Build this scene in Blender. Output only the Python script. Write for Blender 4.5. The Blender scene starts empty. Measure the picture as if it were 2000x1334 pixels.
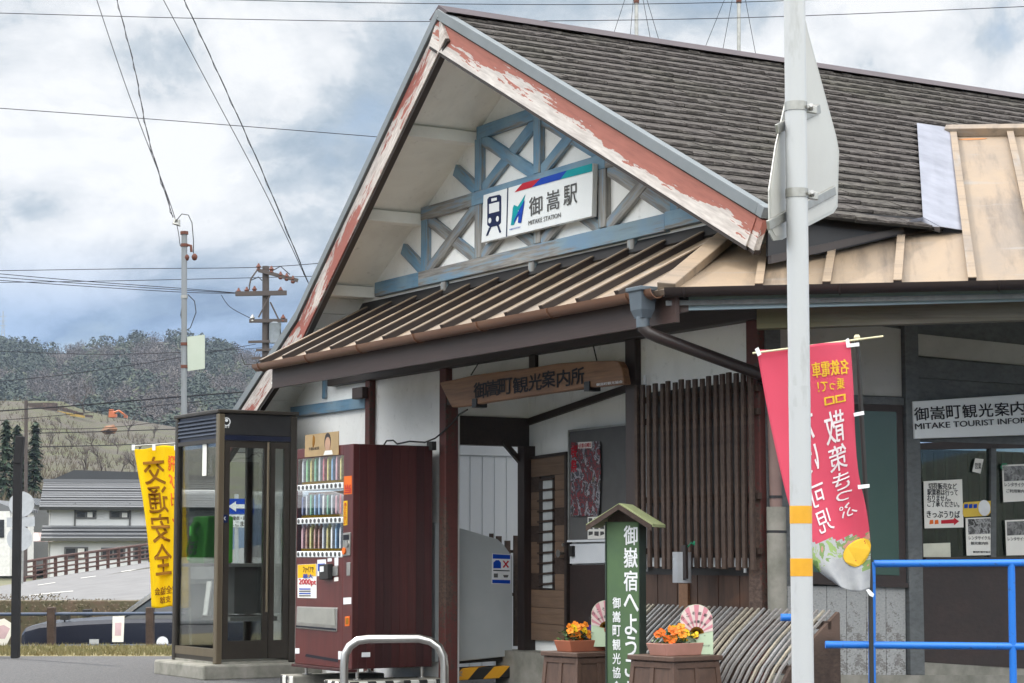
import bpy, math, random
from mathutils import Matrix, Vector
R = random.Random(7)
SC = bpy.context.scene
COL = SC.collection

# ---------------------------------------------------------------- camera
FPX, YH, CH = 4100.0, 1085.0, 0.95            # focal length in photo pixels, horizon row, eye height
PITCH = math.atan((YH - 667) / FPX)
cam = bpy.data.objects.new('camera', bpy.data.cameras.new('camera'))
COL.objects.link(cam)
cam.data.sensor_width = 36.0
cam.data.lens = 36.0 * FPX / 2000.0
cam.data.clip_end = 20000
cam.location = (0, 0, CH)
cam.rotation_euler = (math.pi / 2 + PITCH, 0, 0)
SC.camera = cam

# ---------------------------------------------------------------- sky and sun
SUN = Vector((-0.685, 0.721, 0)).normalized() * math.cos(math.radians(50)) + Vector((0, 0, math.sin(math.radians(50))))
wd = bpy.data.worlds.new('World'); SC.world = wd; wd.use_nodes = True
nt = wd.node_tree; nt.nodes.clear()
def N(t, **kw):
    n = nt.nodes.new(t)
    for k, v in kw.items(): setattr(n, k, v)
    return n
def Lk(a, b): nt.links.new(a, b)
def mth(op, a, b=None, clamp=False):
    n = N('ShaderNodeMath', operation=op, use_clamp=clamp)
    for i, x in enumerate((a, b)):
        if x is None: continue
        if hasattr(x, 'is_output'): Lk(x, n.inputs[i])
        else: n.inputs[i].default_value = x
    return n.outputs[0]
out = N('ShaderNodeOutputWorld'); bg = N('ShaderNodeBackground'); Lk(bg.outputs[0], out.inputs[0])
bg.inputs['Strength'].default_value = 0.12
sky = N('ShaderNodeTexSky', sky_type='NISHITA'); sky.sun_disc = False
sky.sun_elevation = math.radians(50); sky.sun_rotation = math.atan2(SUN.x, SUN.y)
tc = N('ShaderNodeTexCoord'); sp = N('ShaderNodeSeparateXYZ'); Lk(tc.outputs['Generated'], sp.inputs[0])
zz = mth('MAXIMUM', sp.outputs[2], 0.0)
den = mth('ADD', zz, 0.13)
cx = mth('DIVIDE', sp.outputs[0], den); cy = mth('DIVIDE', sp.outputs[1], den)
cb = N('ShaderNodeCombineXYZ'); Lk(sp.outputs[0], cb.inputs[0]); Lk(sp.outputs[1], cb.inputs[1]); Lk(mth('MULTIPLY', zz, 1.7), cb.inputs[2])
def cloudnoise(scale, det, rough, dist, loc):
    mp = N('ShaderNodeMapping'); mp.inputs['Location'].default_value = loc
    Lk(cb.outputs[0], mp.inputs[0])
    n = N('ShaderNodeTexNoise'); n.inputs['Scale'].default_value = scale; n.inputs['Detail'].default_value = det
    n.inputs['Roughness'].default_value = rough; n.inputs['Distortion'].default_value = dist
    Lk(mp.outputs[0], n.inputs['Vector']); return n.outputs[0]
def ramp(fac, stops):
    r = N('ShaderNodeValToRGB')
    while len(r.color_ramp.elements) < len(stops): r.color_ramp.elements.new(0.5)
    for e, (p, c) in zip(r.color_ramp.elements, stops): e.position = p; e.color = tuple(c) + (1,) if len(c) == 3 else c
    Lk(fac, r.inputs[0]); return r.outputs[0]
n1 = cloudnoise(6.0, 13, 0.57, 0.5, (3.1, 1.7, 0.4))
n2 = cloudnoise(13.0, 10, 0.62, 0.3, (7.7, 2.2, 5.0))
n3 = cloudnoise(2.6, 3, 0.5, 0.0, (1.3, 9.0, 2.0))
# cover: where cloud hides the blue; brightness: lit tops against grey bases
cover = ramp(mth('ADD', mth('MULTIPLY', n1, 0.75), mth('MULTIPLY', n3, 0.35)), [(0.42, (0.55,) * 3), (0.52, (1, 1, 1))])
shade = ramp(mth('ADD', mth('MULTIPLY', n1, 0.68), mth('MULTIPLY', n2, 0.32)),
             [(0.38, (1.7, 2.25, 2.9)), (0.445, (2.8, 3.35, 3.9)), (0.487, (4.0, 4.4, 4.75)), (0.508, (5.1, 5.3, 5.5)), (0.57, (6.4, 6.45, 6.5))])
# lower bank near the horizon is greyer and bluer
low = ramp(zz, [(0.108, (0.40, 0.55, 0.78)), (0.150, (1, 1, 1))])
mul = N('ShaderNodeMix', data_type='RGBA', blend_type='MULTIPLY'); mul.inputs[0].default_value = 1.0
Lk(shade, mul.inputs[6]); Lk(low, mul.inputs[7])
mx = N('ShaderNodeMix', data_type='RGBA'); Lk(cover, mx.inputs[0]); Lk(sky.outputs[0], mx.inputs[6]); Lk(mul.outputs[2], mx.inputs[7])
# unseen rear half of the sky is boosted as added fill for the shaded fronts
rmask = ramp(sp.outputs[1], [(0.0, (1, 1, 1)), (0.70, (0, 0, 0))]); emask = ramp(sp.outputs[2], [(0.10, (.12,) * 3), (0.55, (1, 1, 1))])
rfac = mth('MULTIPLY', rmask, emask)
rm_ = N('ShaderNodeMix', data_type='RGBA'); rm_.clamp_result = False; Lk(rfac, rm_.inputs[0]); rm_.inputs[6].default_value = (1, 1, 1, 1); rm_.inputs[7].default_value = (6.3, 5.9, 5.4, 1)
rear = rm_.outputs[2]
m2 = N('ShaderNodeMix', data_type='RGBA', blend_type='MULTIPLY'); m2.inputs[0].default_value = 1.0
m2.clamp_result = False; mul.clamp_result = False
Lk(mx.outputs[2], m2.inputs[6]); Lk(rear, m2.inputs[7]); Lk(m2.outputs[2], bg.inputs['Color'])

sun = bpy.data.objects.new('sun', bpy.data.lights.new('sun', 'SUN')); COL.objects.link(sun)
sun.data.energy = 2.5; sun.data.angle = math.radians(0.6); sun.data.color = (1, 0.94, 0.86)
sun.rotation_euler = SUN.to_track_quat('Z', 'Y').to_euler(); sun.location = (-30, 20, 40)

SC.view_settings.view_transform = 'Standard'; SC.view_settings.look = 'None'
SC.view_settings.exposure = 0.35; SC.view_settings.gamma = 1.0
SC.render.engine = 'CYCLES'
SC.cycles.use_denoising = True
SC.cycles.max_bounces = 8; SC.cycles.transparent_max_bounces = 16
SC.cycles.caustics_reflective = False; SC.cycles.caustics_refractive = False

# ---------------------------------------------------------------- projecting photo pixels onto real planes
_F = Vector((0, math.cos(PITCH), math.sin(PITCH))); _U = Vector((0, -math.sin(PITCH), math.cos(PITCH))); _R = Vector((1, 0, 0))
EYE = Vector((0, 0, CH))
def ray(x, y): return _F * FPX + _R * (x - 1000) + _U * (667 - y)
X3, Y3, Z3 = Vector((1, 0, 0)), Vector((0, 1, 0)), Vector((0, 0, 1))
AU = Vector((0.5115, -0.8593, 0)).normalized(); AV = Vector((-AU.y, AU.x, 0))      # along the gable front / into the building
BO = Vector((-0.541, 17.13, 0))
class Plane:
    def __init__(s, o, ex, ey):
        s.o, s.ex = Vector(o), ex.normalized(); s.ey = (ey - s.ex * ey.dot(s.ex)).normalized(); s.n = s.ex.cross(s.ey).normalized()
        s.M = Matrix.Translation(s.o) @ Matrix((s.ex, s.ey, s.n)).transposed().to_4x4()
    def at(s, x, y, off=0):
        d = ray(x, y); o = s.o + s.n * off
        return EYE + d * ((o - EYE).dot(s.n) / d.dot(s.n))
    def L(s, x, y, off=0):
        p = s.at(x, y, off) - s.o; return (p.dot(s.ex), p.dot(s.ey))
    def w(s, a, b, c=0): return s.o + s.ex * a + s.ey * b + s.n * c
def PF(v): return Plane(BO + AV * v, AU, Z3)          # parallel to the gable front
def PS(u): return Plane(BO + AU * u, AV, Z3)          # parallel to the building's long side
def PD(y): return Plane((0, y, 0), X3, Z3)            # facing the road
def PG(z): return Plane((0, 0, z), X3, Y3)
def B(u, v, z): return BO + AU * u + AV * v + Z3 * z
BM = Matrix.Translation(BO) @ Matrix((AU, AV, Z3)).transposed().to_4x4()
def crop(ox, oy, s):
    return lambda *pts: [(ox + x / s, oy + y / s) for x, y in pts]

# ---------------------------------------------------------------- mesh builder and object bookkeeping
MW = {}
def _link(o, parent, mw):
    COL.objects.link(o); MW[o] = mw
    if parent is not None:
        o.parent = parent; o.matrix_basis = MW[parent].inverted() @ mw
    else: o.matrix_basis = mw
    return o
def tag(o, label=None, cat=None, group=None, kind=None):
    if label: o['label'] = label
    if cat: o['category'] = cat
    if group: o['group'] = group
    if kind: o['kind'] = kind
    return o
def thing(name, label, cat, loc, group=None):
    o = bpy.data.objects.new(name, None); o.empty_display_size = 0.1
    _link(o, None, Matrix.Translation(Vector(loc)))
    return tag(o, label, cat, group)
class MB:
    def __init__(s, M=None): s.M = M.copy() if M else Matrix(); s.v = []; s.f = []; s.mi = []; s.cur = 0
    def add(s, vs, fs):
        k = len(s.v); s.v += [Vector(v) for v in vs]; s.f += [[i + k for i in f] for f in fs]; s.mi += [s.cur] * len(fs); return s
    def box(s, x0, x1, y0, y1, z0, z1):
        x0, x1 = sorted((x0, x1)); y0, y1 = sorted((y0, y1)); z0, z1 = sorted((z0, z1))
        return s.add([(x0, y0, z0), (x1, y0, z0), (x1, y1, z0), (x0, y1, z0), (x0, y0, z1), (x1, y0, z1), (x1, y1, z1), (x0, y1, z1)],
                     [(0, 3, 2, 1), (4, 5, 6, 7), (0, 1, 5, 4), (1, 2, 6, 5), (2, 3, 7, 6), (3, 0, 4, 7)])
    def prism(s, poly, z0, z1):
        a = sum(p[0] * q[1] - q[0] * p[1] for p, q in zip(poly, poly[1:] + poly[:1]))
        if a < 0: poly = poly[::-1]
        n = len(poly); z0, z1 = sorted((z0, z1))
        return s.add([(x, y, z0) for x, y in poly] + [(x, y, z1) for x, y in poly],
                     [tuple(range(n - 1, -1, -1)), tuple(range(n, 2 * n))] + [(i, (i + 1) % n, n + (i + 1) % n, n + i) for i in range(n)])
    def poly3(s, pts, ext):
        ext = Vector(ext); pts = [Vector(p) for p in pts]; n = len(pts)
        nn = Vector((0, 0, 0))
        for i in range(n): nn += pts[i].cross(pts[(i + 1) % n])
        if nn.dot(ext) < 0: pts = pts[::-1]
        return s.add(pts + [p + ext for p in pts], [tuple(range(n - 1, -1, -1)), tuple(range(n, 2 * n))] + [(i, (i + 1) % n, n + (i + 1) % n, n + i) for i in range(n)])
    def tube(s, path, r, n=8, caps=True):
        path = [Vector(p) for p in path]; rs = r if isinstance(r, (list, tuple)) else [r] * len(path)
        prev = None; rings = []
        for i, p in enumerate(path):
            t = (path[min(i + 1, len(path) - 1)] - path[max(i - 1, 0)])
            t = t.normalized() if t.length > 1e-9 else Vector((0, 0, 1))
            if prev is None:
                a = t.orthogonal().normalized()
            else:
                a = (prev - t * prev.dot(t));
                a = a.normalized() if a.length > 1e-6 else t.orthogonal().normalized()
            prev = a; b = t.cross(a)
            rings.append([p + (a * math.cos(2 * math.pi * k / n) + b * math.sin(2 * math.pi * k / n)) * rs[i] for k in range(n)])
        fs = []
        for i in range(len(path) - 1):
            for k in range(n):
                k2 = (k + 1) % n; fs.append((i * n + k, i * n + k2, (i + 1) * n + k2, (i + 1) * n + k))
        if caps: fs += [tuple(range(n - 1, -1, -1)), tuple(range((len(path) - 1) * n, len(path) * n))]
        return s.add([v for r_ in rings for v in r_], fs)
    def cyl(s, p, q, r, n=12, r2=None): return s.tube([p, q], [r, r if r2 is None else r2], n)
    def lathe(s, prof, n=16, c=(0, 0, 0)):
        vs = [(c[0] + r * math.cos(2 * math.pi * k / n), c[1] + r * math.sin(2 * math.pi * k / n), c[2] + z) for r, z in prof for k in range(n)]
        fs = [(i * n + k, i * n + (k + 1) % n, (i + 1) * n + (k + 1) % n, (i + 1) * n + k) for i in range(len(prof) - 1) for k in range(n)]
        return s.add(vs, fs + [tuple(range(n - 1, -1, -1)), tuple(range((len(prof) - 1) * n, len(prof) * n))])
    def grid(s, fn, nu, nv, mfn=None):
        k = len(s.v)
        s.v += [Vector(fn(i / nu, j / nv)) for j in range(nv + 1) for i in range(nu + 1)]
        for j in range(nv):
            for i in range(nu):
                a = k + j * (nu + 1) + i
                s.f.append([a, a + 1, a + nu + 2, a + nu + 1]); s.mi.append(mfn((i + .5) / nu, (j + .5) / nv) if mfn else s.cur)
        return s
    def beam(s, a, b, w, h, up=Z3):
        a, b = Vector(a), Vector(b); d = (b - a).normalized(); sd = d.cross(Vector(up)).normalized(); u2 = sd.cross(d)
        c = [sd * (i * w / 2) + u2 * (j * h / 2) for i, j in ((-1, -1), (1, -1), (1, 1), (-1, 1))]
        return s.add([a + k for k in c] + [b + k for k in c], [(0, 3, 2, 1), (4, 5, 6, 7), (0, 1, 5, 4), (1, 2, 6, 5), (2, 3, 7, 6), (3, 0, 4, 7)][:6])
    def build(s, name, mats, parent=None, smooth=None, bevel=0, label=None, solid=0, keep=False):
        me = bpy.data.meshes.new(name)
        lo = Vector([min(v[i] for v in s.v) for i in range(3)]); hi = Vector([max(v[i] for v in s.v) for i in range(3)])
        c = Vector((0, 0, 0)) if keep else Vector(((lo.x + hi.x) / 2, (lo.y + hi.y) / 2, (lo.z + hi.z) / 2))
        me.from_pydata([tuple(v - c) for v in s.v], [], s.f)
        mats = mats if isinstance(mats, (list, tuple)) else [mats]
        for m in mats: me.materials.append(m)
        if len(mats) > 1: me.polygons.foreach_set('material_index', s.mi)
        if smooth:
            me.polygons.foreach_set('use_smooth', [True] * len(me.polygons)); me.set_sharp_from_angle(angle=math.radians(smooth))
        me.update()
        o = bpy.data.objects.new(name, me); _link(o, parent, s.M @ Matrix.Translation(c))
        if solid:
            m = o.modifiers.new('solid', 'SOLIDIFY'); m.thickness = solid; m.offset = 0
        if bevel:
            m = o.modifiers.new('bevel', 'BEVEL'); m.width = bevel; m.segments = 2; m.limit_method = 'ANGLE'; m.angle_limit = math.radians(40)
        if label: o['label'] = label
        return o
def slab(name, pl, pts, mat, parent=None, t=0.02, off=0.0, **kw):
    """polygon given in photo pixels on a plane; front face `off` in front of the plane, `t` thick behind it"""
    return MB(pl.M).prism([pl.L(x, y, 0) for x, y in pts], off - t, off).build(name, mat, parent, **kw)
def framed(a, b, up):
    """frame with x along a-b, z along up"""
    x = (Vector(b) - Vector(a)).normalized(); z = Vector(up); z = (z - x * z.dot(x)).normalized(); y = z.cross(x)
    return Matrix.Translation(Vector(a)) @ Matrix((x, y, z)).transposed().to_4x4()
def bar(name, a, b, w, t, n, mat, parent=None, **kw):
    """board from a to b, width w across, thickness t along n (front face at a-b line)"""
    M = framed(a, b, n); L = (Vector(b) - Vector(a)).length
    return MB(M).box(0, L, -w / 2, w / 2, -t, 0).build(name, mat, parent, **kw)
def dup(o, mw, parent=None, **kw):
    """copy a thing with its parts and sub-parts"""
    old = MW[o]; c = o.copy(); _link(c, parent, mw); tag(c, **kw)
    for ch in [k for k in MW if k.parent == o and k is not c]: dup(ch, mw @ old.inverted() @ MW[ch], c)
    return c

_gc = {}
def glyphs(body, bold):
    if (body, bold) in _gc: return _gc[(body, bold)]
    c = bpy.data.curves.new('lettering', 'FONT'); c.body = body; c.resolution_u = 3; c.fill_mode = 'FRONT'
    o = bpy.data.objects.new('lettering', c); COL.objects.link(o)
    me = bpy.data.meshes.new_from_object(o.evaluated_get(bpy.context.evaluated_depsgraph_get()))
    vs = [(v.co.x, v.co.y) for v in me.vertices]; fs = [list(p.vertices) for p in me.polygons]
    bpy.data.objects.remove(o); bpy.data.curves.remove(c); bpy.data.meshes.remove(me)
    if vs:
        x0 = min(v[0] for v in vs); x1 = max(v[0] for v in vs); y0 = min(v[1] for v in vs); y1 = max(v[1] for v in vs)
        vs = [((x - x0) / max(1e-6, x1 - x0), (y - y0) / max(1e-6, y1 - y0)) for x, y in vs]
    _gc[(body, bold)] = (vs, fs); return vs, fs
def word(mb, fn, body, bold=0.0, mirror=False, vertical=False, nrm=(0, 0, 1)):
    """lay a word out over the unit square fn(s, t) -> point"""
    rows = list(body) if vertical else [body]; n = len(rows)
    for i, r in enumerate(rows):
        vs, fs = glyphs(r, bold); q = []
        for x, y in vs:
            if mirror: x = 1 - x
            if vertical:
                if r in '一ー': y = 0.46 + 0.08 * y
                y = (n - 1 - i + 0.04 + 0.92 * y) / n
            q.append((x, y))
        if mirror: fs = [f[::-1] for f in fs]
        bx = bold * (0.55 if vertical or len(body) == 1 else 1.6 / len(body)); by = bold * (0.55 / n if vertical else 0.55)
        for k, (ox, oy) in enumerate(((0, 0),) if not bold else ((-bx, -by), (bx, -by), (bx, by), (-bx, by))):
            mb.add([Vector(fn(x + ox, y + oy)) + Vector(nrm) * .0002 * k for x, y in q], fs)
    return mb
def text(name, pl, ll, ur, body, mat, parent, off=0.004, **kw):
    a0, b0 = pl.L(*ll); a1, b1 = pl.L(*ur)
    return word(MB(pl.M), lambda s, t: Vector((a0 + (a1 - a0) * s, b0 + (b1 - b0) * t, off)), body, **kw).build(name, mat, parent)

# ---------------------------------------------------------------- materials
def lin(h):
    h = h.lstrip('#'); c = [int(h[i:i + 2], 16) / 255 for i in (0, 2, 4)]
    return tuple(x / 12.92 if x <= 0.04045 else ((x + 0.055) / 1.055) ** 2.4 for x in c)
def col(c): return lin(c) if isinstance(c, str) else tuple(c)
class NT:
    def __init__(s, name):
        s.m = bpy.data.materials.new(name); s.m.use_nodes = True; s.t = s.m.node_tree
        s.bs = s.t.nodes['Principled BSDF']; s.tc = s.t.nodes.new('ShaderNodeTexCoord')
    def n(s, t): return s.t.nodes.new(t)
    def l(s, a, b): s.t.links.new(a, b)
    def noise(s, scale, stretch=(1, 1, 1), detail=5, rough=0.6, dist=0.0, loc=(0, 0, 0), src='Object'):
        mp = s.n('ShaderNodeMapping'); mp.inputs['Scale'].default_value = stretch; mp.inputs['Location'].default_value = loc
        s.l(s.tc.outputs[src], mp.inputs[0])
        n = s.n('ShaderNodeTexNoise'); n.inputs['Scale'].default_value = scale; n.inputs['Detail'].default_value = detail
        n.inputs['Roughness'].default_value = rough; n.inputs['Distortion'].default_value = dist
        s.l(mp.outputs[0], n.inputs['Vector']); return n.outputs[0]
    def ramp(s, f, a, b, ca=(0, 0, 0), cb=(1, 1, 1)):
        r = s.n('ShaderNodeValToRGB'); e = r.color_ramp.elements
        e[0].position = a; e[0].color = tuple(ca) + (1,); e[1].position = b; e[1].color = tuple(cb) + (1,)
        s.l(f, r.inputs[0]); return r.outputs[0]
    def mix(s, f, a, b):
        m = s.n('ShaderNodeMix'); m.data_type = 'RGBA'
        for i, x in ((0, f), (6, a), (7, b)):
            if hasattr(x, 'is_output'): s.l(x, m.inputs[i])
            elif i: m.inputs[i].default_value = tuple(x) + (1,)
            else: m.inputs[i].default_value = x
        return m.outputs[2]
    def fin(s, c, rough=0.6, metal=0.0, bump=None, bs=0.3, bd=0.01, spec=0.5):
        if hasattr(c, 'is_output'): s.l(c, s.bs.inputs['Base Color'])
        else: s.bs.inputs['Base Color'].default_value = tuple(c) + (1,)
        s.bs.inputs['Roughness'].default_value = rough; s.bs.inputs['Metallic'].default_value = metal
        s.bs.inputs['Specular IOR Level'].default_value = spec
        if bump is not None:
            b = s.n('ShaderNodeBump'); b.inputs['Strength'].default_value = bs; b.inputs['Distance'].default_value = bd
            s.l(bump, b.inputs['Height']); s.l(b.outputs[0], s.bs.inputs['Normal'])
        return s.m
def plain(name, c, rough=0.5, metal=0.0, c2=None, scale=6.0, stretch=(1, 1, 1), lo=0.35, hi=0.7, bs=0.15, spec=0.5, bd=0.005):
    t = NT(name); c = col(c); c2 = col(c2) if c2 else tuple(x * 0.8 for x in c)
    nz = t.noise(scale, stretch)
    return t.fin(t.mix(t.ramp(nz, lo, hi), c, c2), rough, metal, nz if bs else None, bs, bd, spec)
def peel(name, paint, under, under2, scale=5.0, stretch=(0.12, 1, 1), thr=0.5, soft=0.02, rough=0.7, extra=None, edge=0.0):
    """old paint flaking off along the board (x), bare weathered wood below"""
    t = NT(name); big = t.noise(scale, stretch, 8, 0.68, 0.4); fine = t.noise(scale * 9, (stretch[0] * 0.6, 1, 1), 4, 0.6)
    pz = t.noise(1.1, (0.5, 1, 1), 2, 0.5, loc=(4, 1, 2))
    m = t.n('ShaderNodeMath'); m.operation = 'MULTIPLY_ADD'; m.inputs[1].default_value = 0.5; t.l(pz, m.inputs[0]); t.l(big, m.inputs[2])
    m9 = t.n('ShaderNodeMath'); m9.operation = 'MULTIPLY_ADD'; m9.inputs[1].default_value = 0.5; t.l(fine, m9.inputs[0]); t.l(m.outputs[0], m9.inputs[2]); m10 = t.n('ShaderNodeMath'); m10.operation = 'SUBTRACT'; m10.inputs[1].default_value = 0.25; t.l(m9.outputs[0], m10.inputs[0]); mo = m10.outputs[0]
    if edge:      # more paint lost towards one long edge of the board
        sx_ = t.n('ShaderNodeSeparateXYZ'); t.l(t.tc.outputs['Object'], sx_.inputs[0]); e2 = t.n('ShaderNodeMath'); e2.operation = 'MULTIPLY_ADD'; e2.inputs[1].default_value = edge; t.l(sx_.outputs[1], e2.inputs[0]); t.l(mo, e2.inputs[2]); mo = e2.outputs[0]
    msk = t.ramp(mo, thr + 0.25 - soft, thr + 0.25 + soft)
    wood = t.mix(t.ramp(fine, 0.35, 0.65), col(under), col(under2))
    pa = t.mix(t.ramp(fine, 0.3, 0.75), col(paint), tuple(x * 0.72 for x in col(paint)))
    if extra: pa = t.mix(t.ramp(t.noise(2.0, (1, 1, 1), 4, loc=(9, 2, 4)), 0.45, 0.6), pa, col(extra))
    return t.fin(t.mix(msk, pa, wood), rough, 0, t.mix(msk, (0.6,) * 3, fine), 0.5, 0.006)
def grain(name, a, b, scale=4.0, stretch=(0.08, 1, 1), rough=0.6, knots=0.0, bs=0.35, c3=None):
    t = NT(name); n = t.noise(scale, stretch, 7, 0.65, 1.2); f = t.noise(scale * 12, (stretch[0] * 0.5, stretch[1], stretch[2]), 3, 0.6)
    c = t.mix(t.ramp(n, 0.35, 0.65), col(a), col(b)); c = t.mix(t.ramp(f, 0.45, 0.8), c, tuple(x * 0.55 for x in col(a)))
    if c3: c = t.mix(t.ramp(t.noise(1.3, (0.6, 1, 1), 3, loc=(3, 3, 3)), 0.5, 0.62), c, col(c3))
    return t.fin(c, rough, 0, f, bs, 0.004)
VERT = (1, 1, 0.08)
def glass(name, tint=(0.9, 0.95, 0.95), refl=0.16, rough=0.01, k=0.75):
    m = bpy.data.materials.new(name); m.use_nodes = True; t = m.node_tree; t.nodes.clear()
    o = t.nodes.new('ShaderNodeOutputMaterial'); mx = t.nodes.new('ShaderNodeMixShader')
    tr = t.nodes.new('ShaderNodeBsdfTransparent'); tr.inputs[0].default_value = tuple(tint) + (1,)
    gl = t.nodes.new('ShaderNodeBsdfGlossy'); gl.inputs['Roughness'].default_value = rough
    fr = t.nodes.new('ShaderNodeFresnel'); fr.inputs[0].default_value = 1.5
    ad = t.nodes.new('ShaderNodeMath'); ad.operation = 'MULTIPLY_ADD'; ad.inputs[1].default_value = k; ad.inputs[2].default_value = refl * 0.1
    t.links.new(fr.outputs[0], ad.inputs[0]); t.links.new(ad.outputs[0], mx.inputs[0])
    t.links.new(tr.outputs[0], mx.inputs[1]); t.links.new(gl.outputs[0], mx.inputs[2]); t.links.new(mx.outputs[0], o.inputs[0])
    return m
def print_mat(name, cols, scale=14, stretch=(1, 1, 1), rough=0.5):
    """a busy printed picture: patches of several inks"""
    t = NT(name); n = t.noise(scale, stretch, 5, 0.65, 0.6); r = t.n('ShaderNodeValToRGB'); r.color_ramp.interpolation = 'CONSTANT'
    while len(r.color_ramp.elements) < len(cols): r.color_ramp.elements.new(0.5)
    for i, (e, c) in enumerate(zip(r.color_ramp.elements, cols)): e.position = 0.28 + 0.44 * i / len(cols) if i else 0; e.color = tuple(col(c)) + (1,)
    t.l(n, r.inputs[0]); return t.fin(r.outputs[0], rough)
M = {}
def plaster(name, c, stain, bs=0.2):
    t = NT(name); a = t.noise(1.6, (1, 1, 0.5), 6, 0.6, 0.5); b = t.noise(14, (1, 1, 0.15), 5, 0.65); g = t.noise(60, (1, 1, 1), 3)
    c0 = t.mix(t.ramp(a, 0.45, 0.75), col(c), col(stain)); c0 = t.mix(t.ramp(b, 0.6, 0.9), c0, tuple(x * 0.7 for x in col(stain)))
    return t.fin(c0, 0.85, 0, g, bs, 0.003, 0.2)
M['plaster'] = plaster('white_plaster', (0.88, 0.89, 0.88), (0.74, 0.75, 0.73))
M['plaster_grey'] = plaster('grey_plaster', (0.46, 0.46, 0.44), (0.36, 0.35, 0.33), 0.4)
M['soffit'] = plaster('soffit_white', (0.86, 0.87, 0.84), (0.70, 0.70, 0.67), 0.3)
BE = -2.0
M['blue'] = peel('blue_wood', (0.135, 0.265, 0.39), (0.30, 0.30, 0.29), (0.16, 0.16, 0.155), 4, thr=0.555, soft=0.05, extra=(0.18, 0.29, 0.38))
M['bluegrey'] = peel('bluegrey_wood', (0.20, 0.29, 0.35), (0.33, 0.32, 0.30), (0.15, 0.145, 0.14), 4, thr=0.455, soft=0.05, extra=(0.15, 0.25, 0.36))
M['barge'] = peel('red_barge', (0.35, 0.125, 0.095), (0.62, 0.58, 0.55), (0.42, 0.38, 0.36), 4.5, (0.22, 1, 1), thr=0.49, soft=0.008, edge=BE)
M['barge_old'] = peel('red_barge_old', (0.27, 0.075, 0.055), (0.55, 0.51, 0.48), (0.30, 0.26, 0.24), 5.5, (0.22, 1, 1), thr=0.455, soft=0.012)
M['capmetal'] = plain('grey_cap_metal', (0.16, 0.18, 0.195), 0.5, 0.0, (0.13, 0.15, 0.16), 3)
M['brown'] = grain('dark_brown_wood', (0.020, 0.013, 0.011), (0.034, 0.021, 0.017), 3, rough=0.55)
M['brown_v'] = grain('dark_brown_post', (0.030, 0.016, 0.014), (0.017, 0.011, 0.010), 3, VERT, rough=0.55)
M['fascia'] = grain('brown_fascia', (0.056, 0.031, 0.026), (0.036, 0.021, 0.018), 3, rough=0.5)
M['redpost'] = peel('worn_red_post', (0.10, 0.028, 0.024), (0.12, 0.08, 0.06), (0.05, 0.03, 0.025), 5, VERT, thr=0.56)
M['lattice'] = grain('lattice_wood', (0.034, 0.020, 0.015), (0.070, 0.045, 0.034), 5, VERT, rough=0.8, c3=(0.105, 0.068, 0.052))
M['wainscot'] = grain('wainscot_wood', (0.030, 0.016, 0.011), (0.066, 0.033, 0.021), 4, VERT, rough=0.7, c3=(0.12, 0.05, 0.024))
t = NT('tan_roof_metal'); n_a = t.noise(1.1, (1, .5, 1), 6, .65, .4); n_b = t.noise(7, (1, .10, 1), 5, .7); n_c = t.noise(3.0, (.35, 1.6, 1), 5, .7, .6, (5, 2, 1)); n_d = t.noise(40, (1, 1, 1), 3)
c = t.mix(t.ramp(n_a, .42, .66), (0.265, 0.198, 0.136), (0.19, 0.155, 0.125)); c = t.mix(t.ramp(n_b, .50, .78), c, (0.085, 0.068, 0.056)); c = t.mix(t.ramp(n_c, .57, .72), c, (0.235, 0.222, 0.21)); c = t.mix(t.ramp(n_d, .66, .74), c, (0.18, 0.115, 0.07))
M['tan'] = t.fin(c, .45, 0, n_a, .25, .03)
M['tan_dark'] = plain('brown_shade_metal', (0.040, 0.031, 0.030), 0.45, 0.1)  # front batten sides get their shade from this dark brown colour
M['black_metal'] = plain('black_flashing', (0.03, 0.03, 0.033), 0.4, 0.3)
M['gutter'] = plain('brown_gutter', (0.17, 0.085, 0.05), 0.3, 0.0, (0.14, 0.07, 0.045), 2, bs=0.02)
M['pipe_brown'] = plain('brown_pipe', (0.026, 0.018, 0.017), 0.4)
M['pipe_pink'] = plain('faded_brown_pipe', (0.20, 0.13, 0.115), 0.5)
M['hopper'] = plain('grey_hopper', (0.09, 0.115, 0.14), 0.45)
M['fascia_blue'] = plain('pale_blue_fascia', (0.26, 0.36, 0.42), 0.5, 0, (0.20, 0.28, 0.32), 2, (0.4, 1, 1))
M['oldbeam'] = grain('mossy_beam', (0.12, 0.11, 0.085), (0.20, 0.19, 0.165), 3, rough=0.85, c3=(0.10, 0.095, 0.05))
M['bg_post'] = grain('bluegrey_post', (0.13, 0.14, 0.145), (0.09, 0.10, 0.105), 3, VERT, rough=0.75)
M['white_boards'] = peel('flaking_boards', (0.36, 0.37, 0.37), (0.24, 0.235, 0.23), (0.15, 0.145, 0.14), 11, (1, 1, .16), thr=0.56, soft=.03)
M['flash'] = plain('silver_flashing', (0.30, 0.31, 0.37), 0.4, 0.3, (0.20, 0.21, 0.255), 5, bs=0.3)
M['concrete'] = plain('concrete', (0.27, 0.26, 0.23), 0.9, 0, (0.15, 0.15, 0.125), 6, bs=0.5)
M['siding'] = plain('white_siding', (0.72, 0.75, 0.78), 0.4, 0, (0.62, 0.65, 0.69), 2, VERT)
M['steel'] = plain('brushed_steel', (0.62, 0.60, 0.57), 0.28, 1.0, (0.5, 0.49, 0.47), 9, (1, 1, 0.2))
M['white_metal'] = plain('white_enamel', (0.44, 0.455, 0.47), 0.3, 0, (0.33, 0.335, 0.335), 16, (1, 1, .25), lo=.56, hi=.74, bs=0.03)
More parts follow.
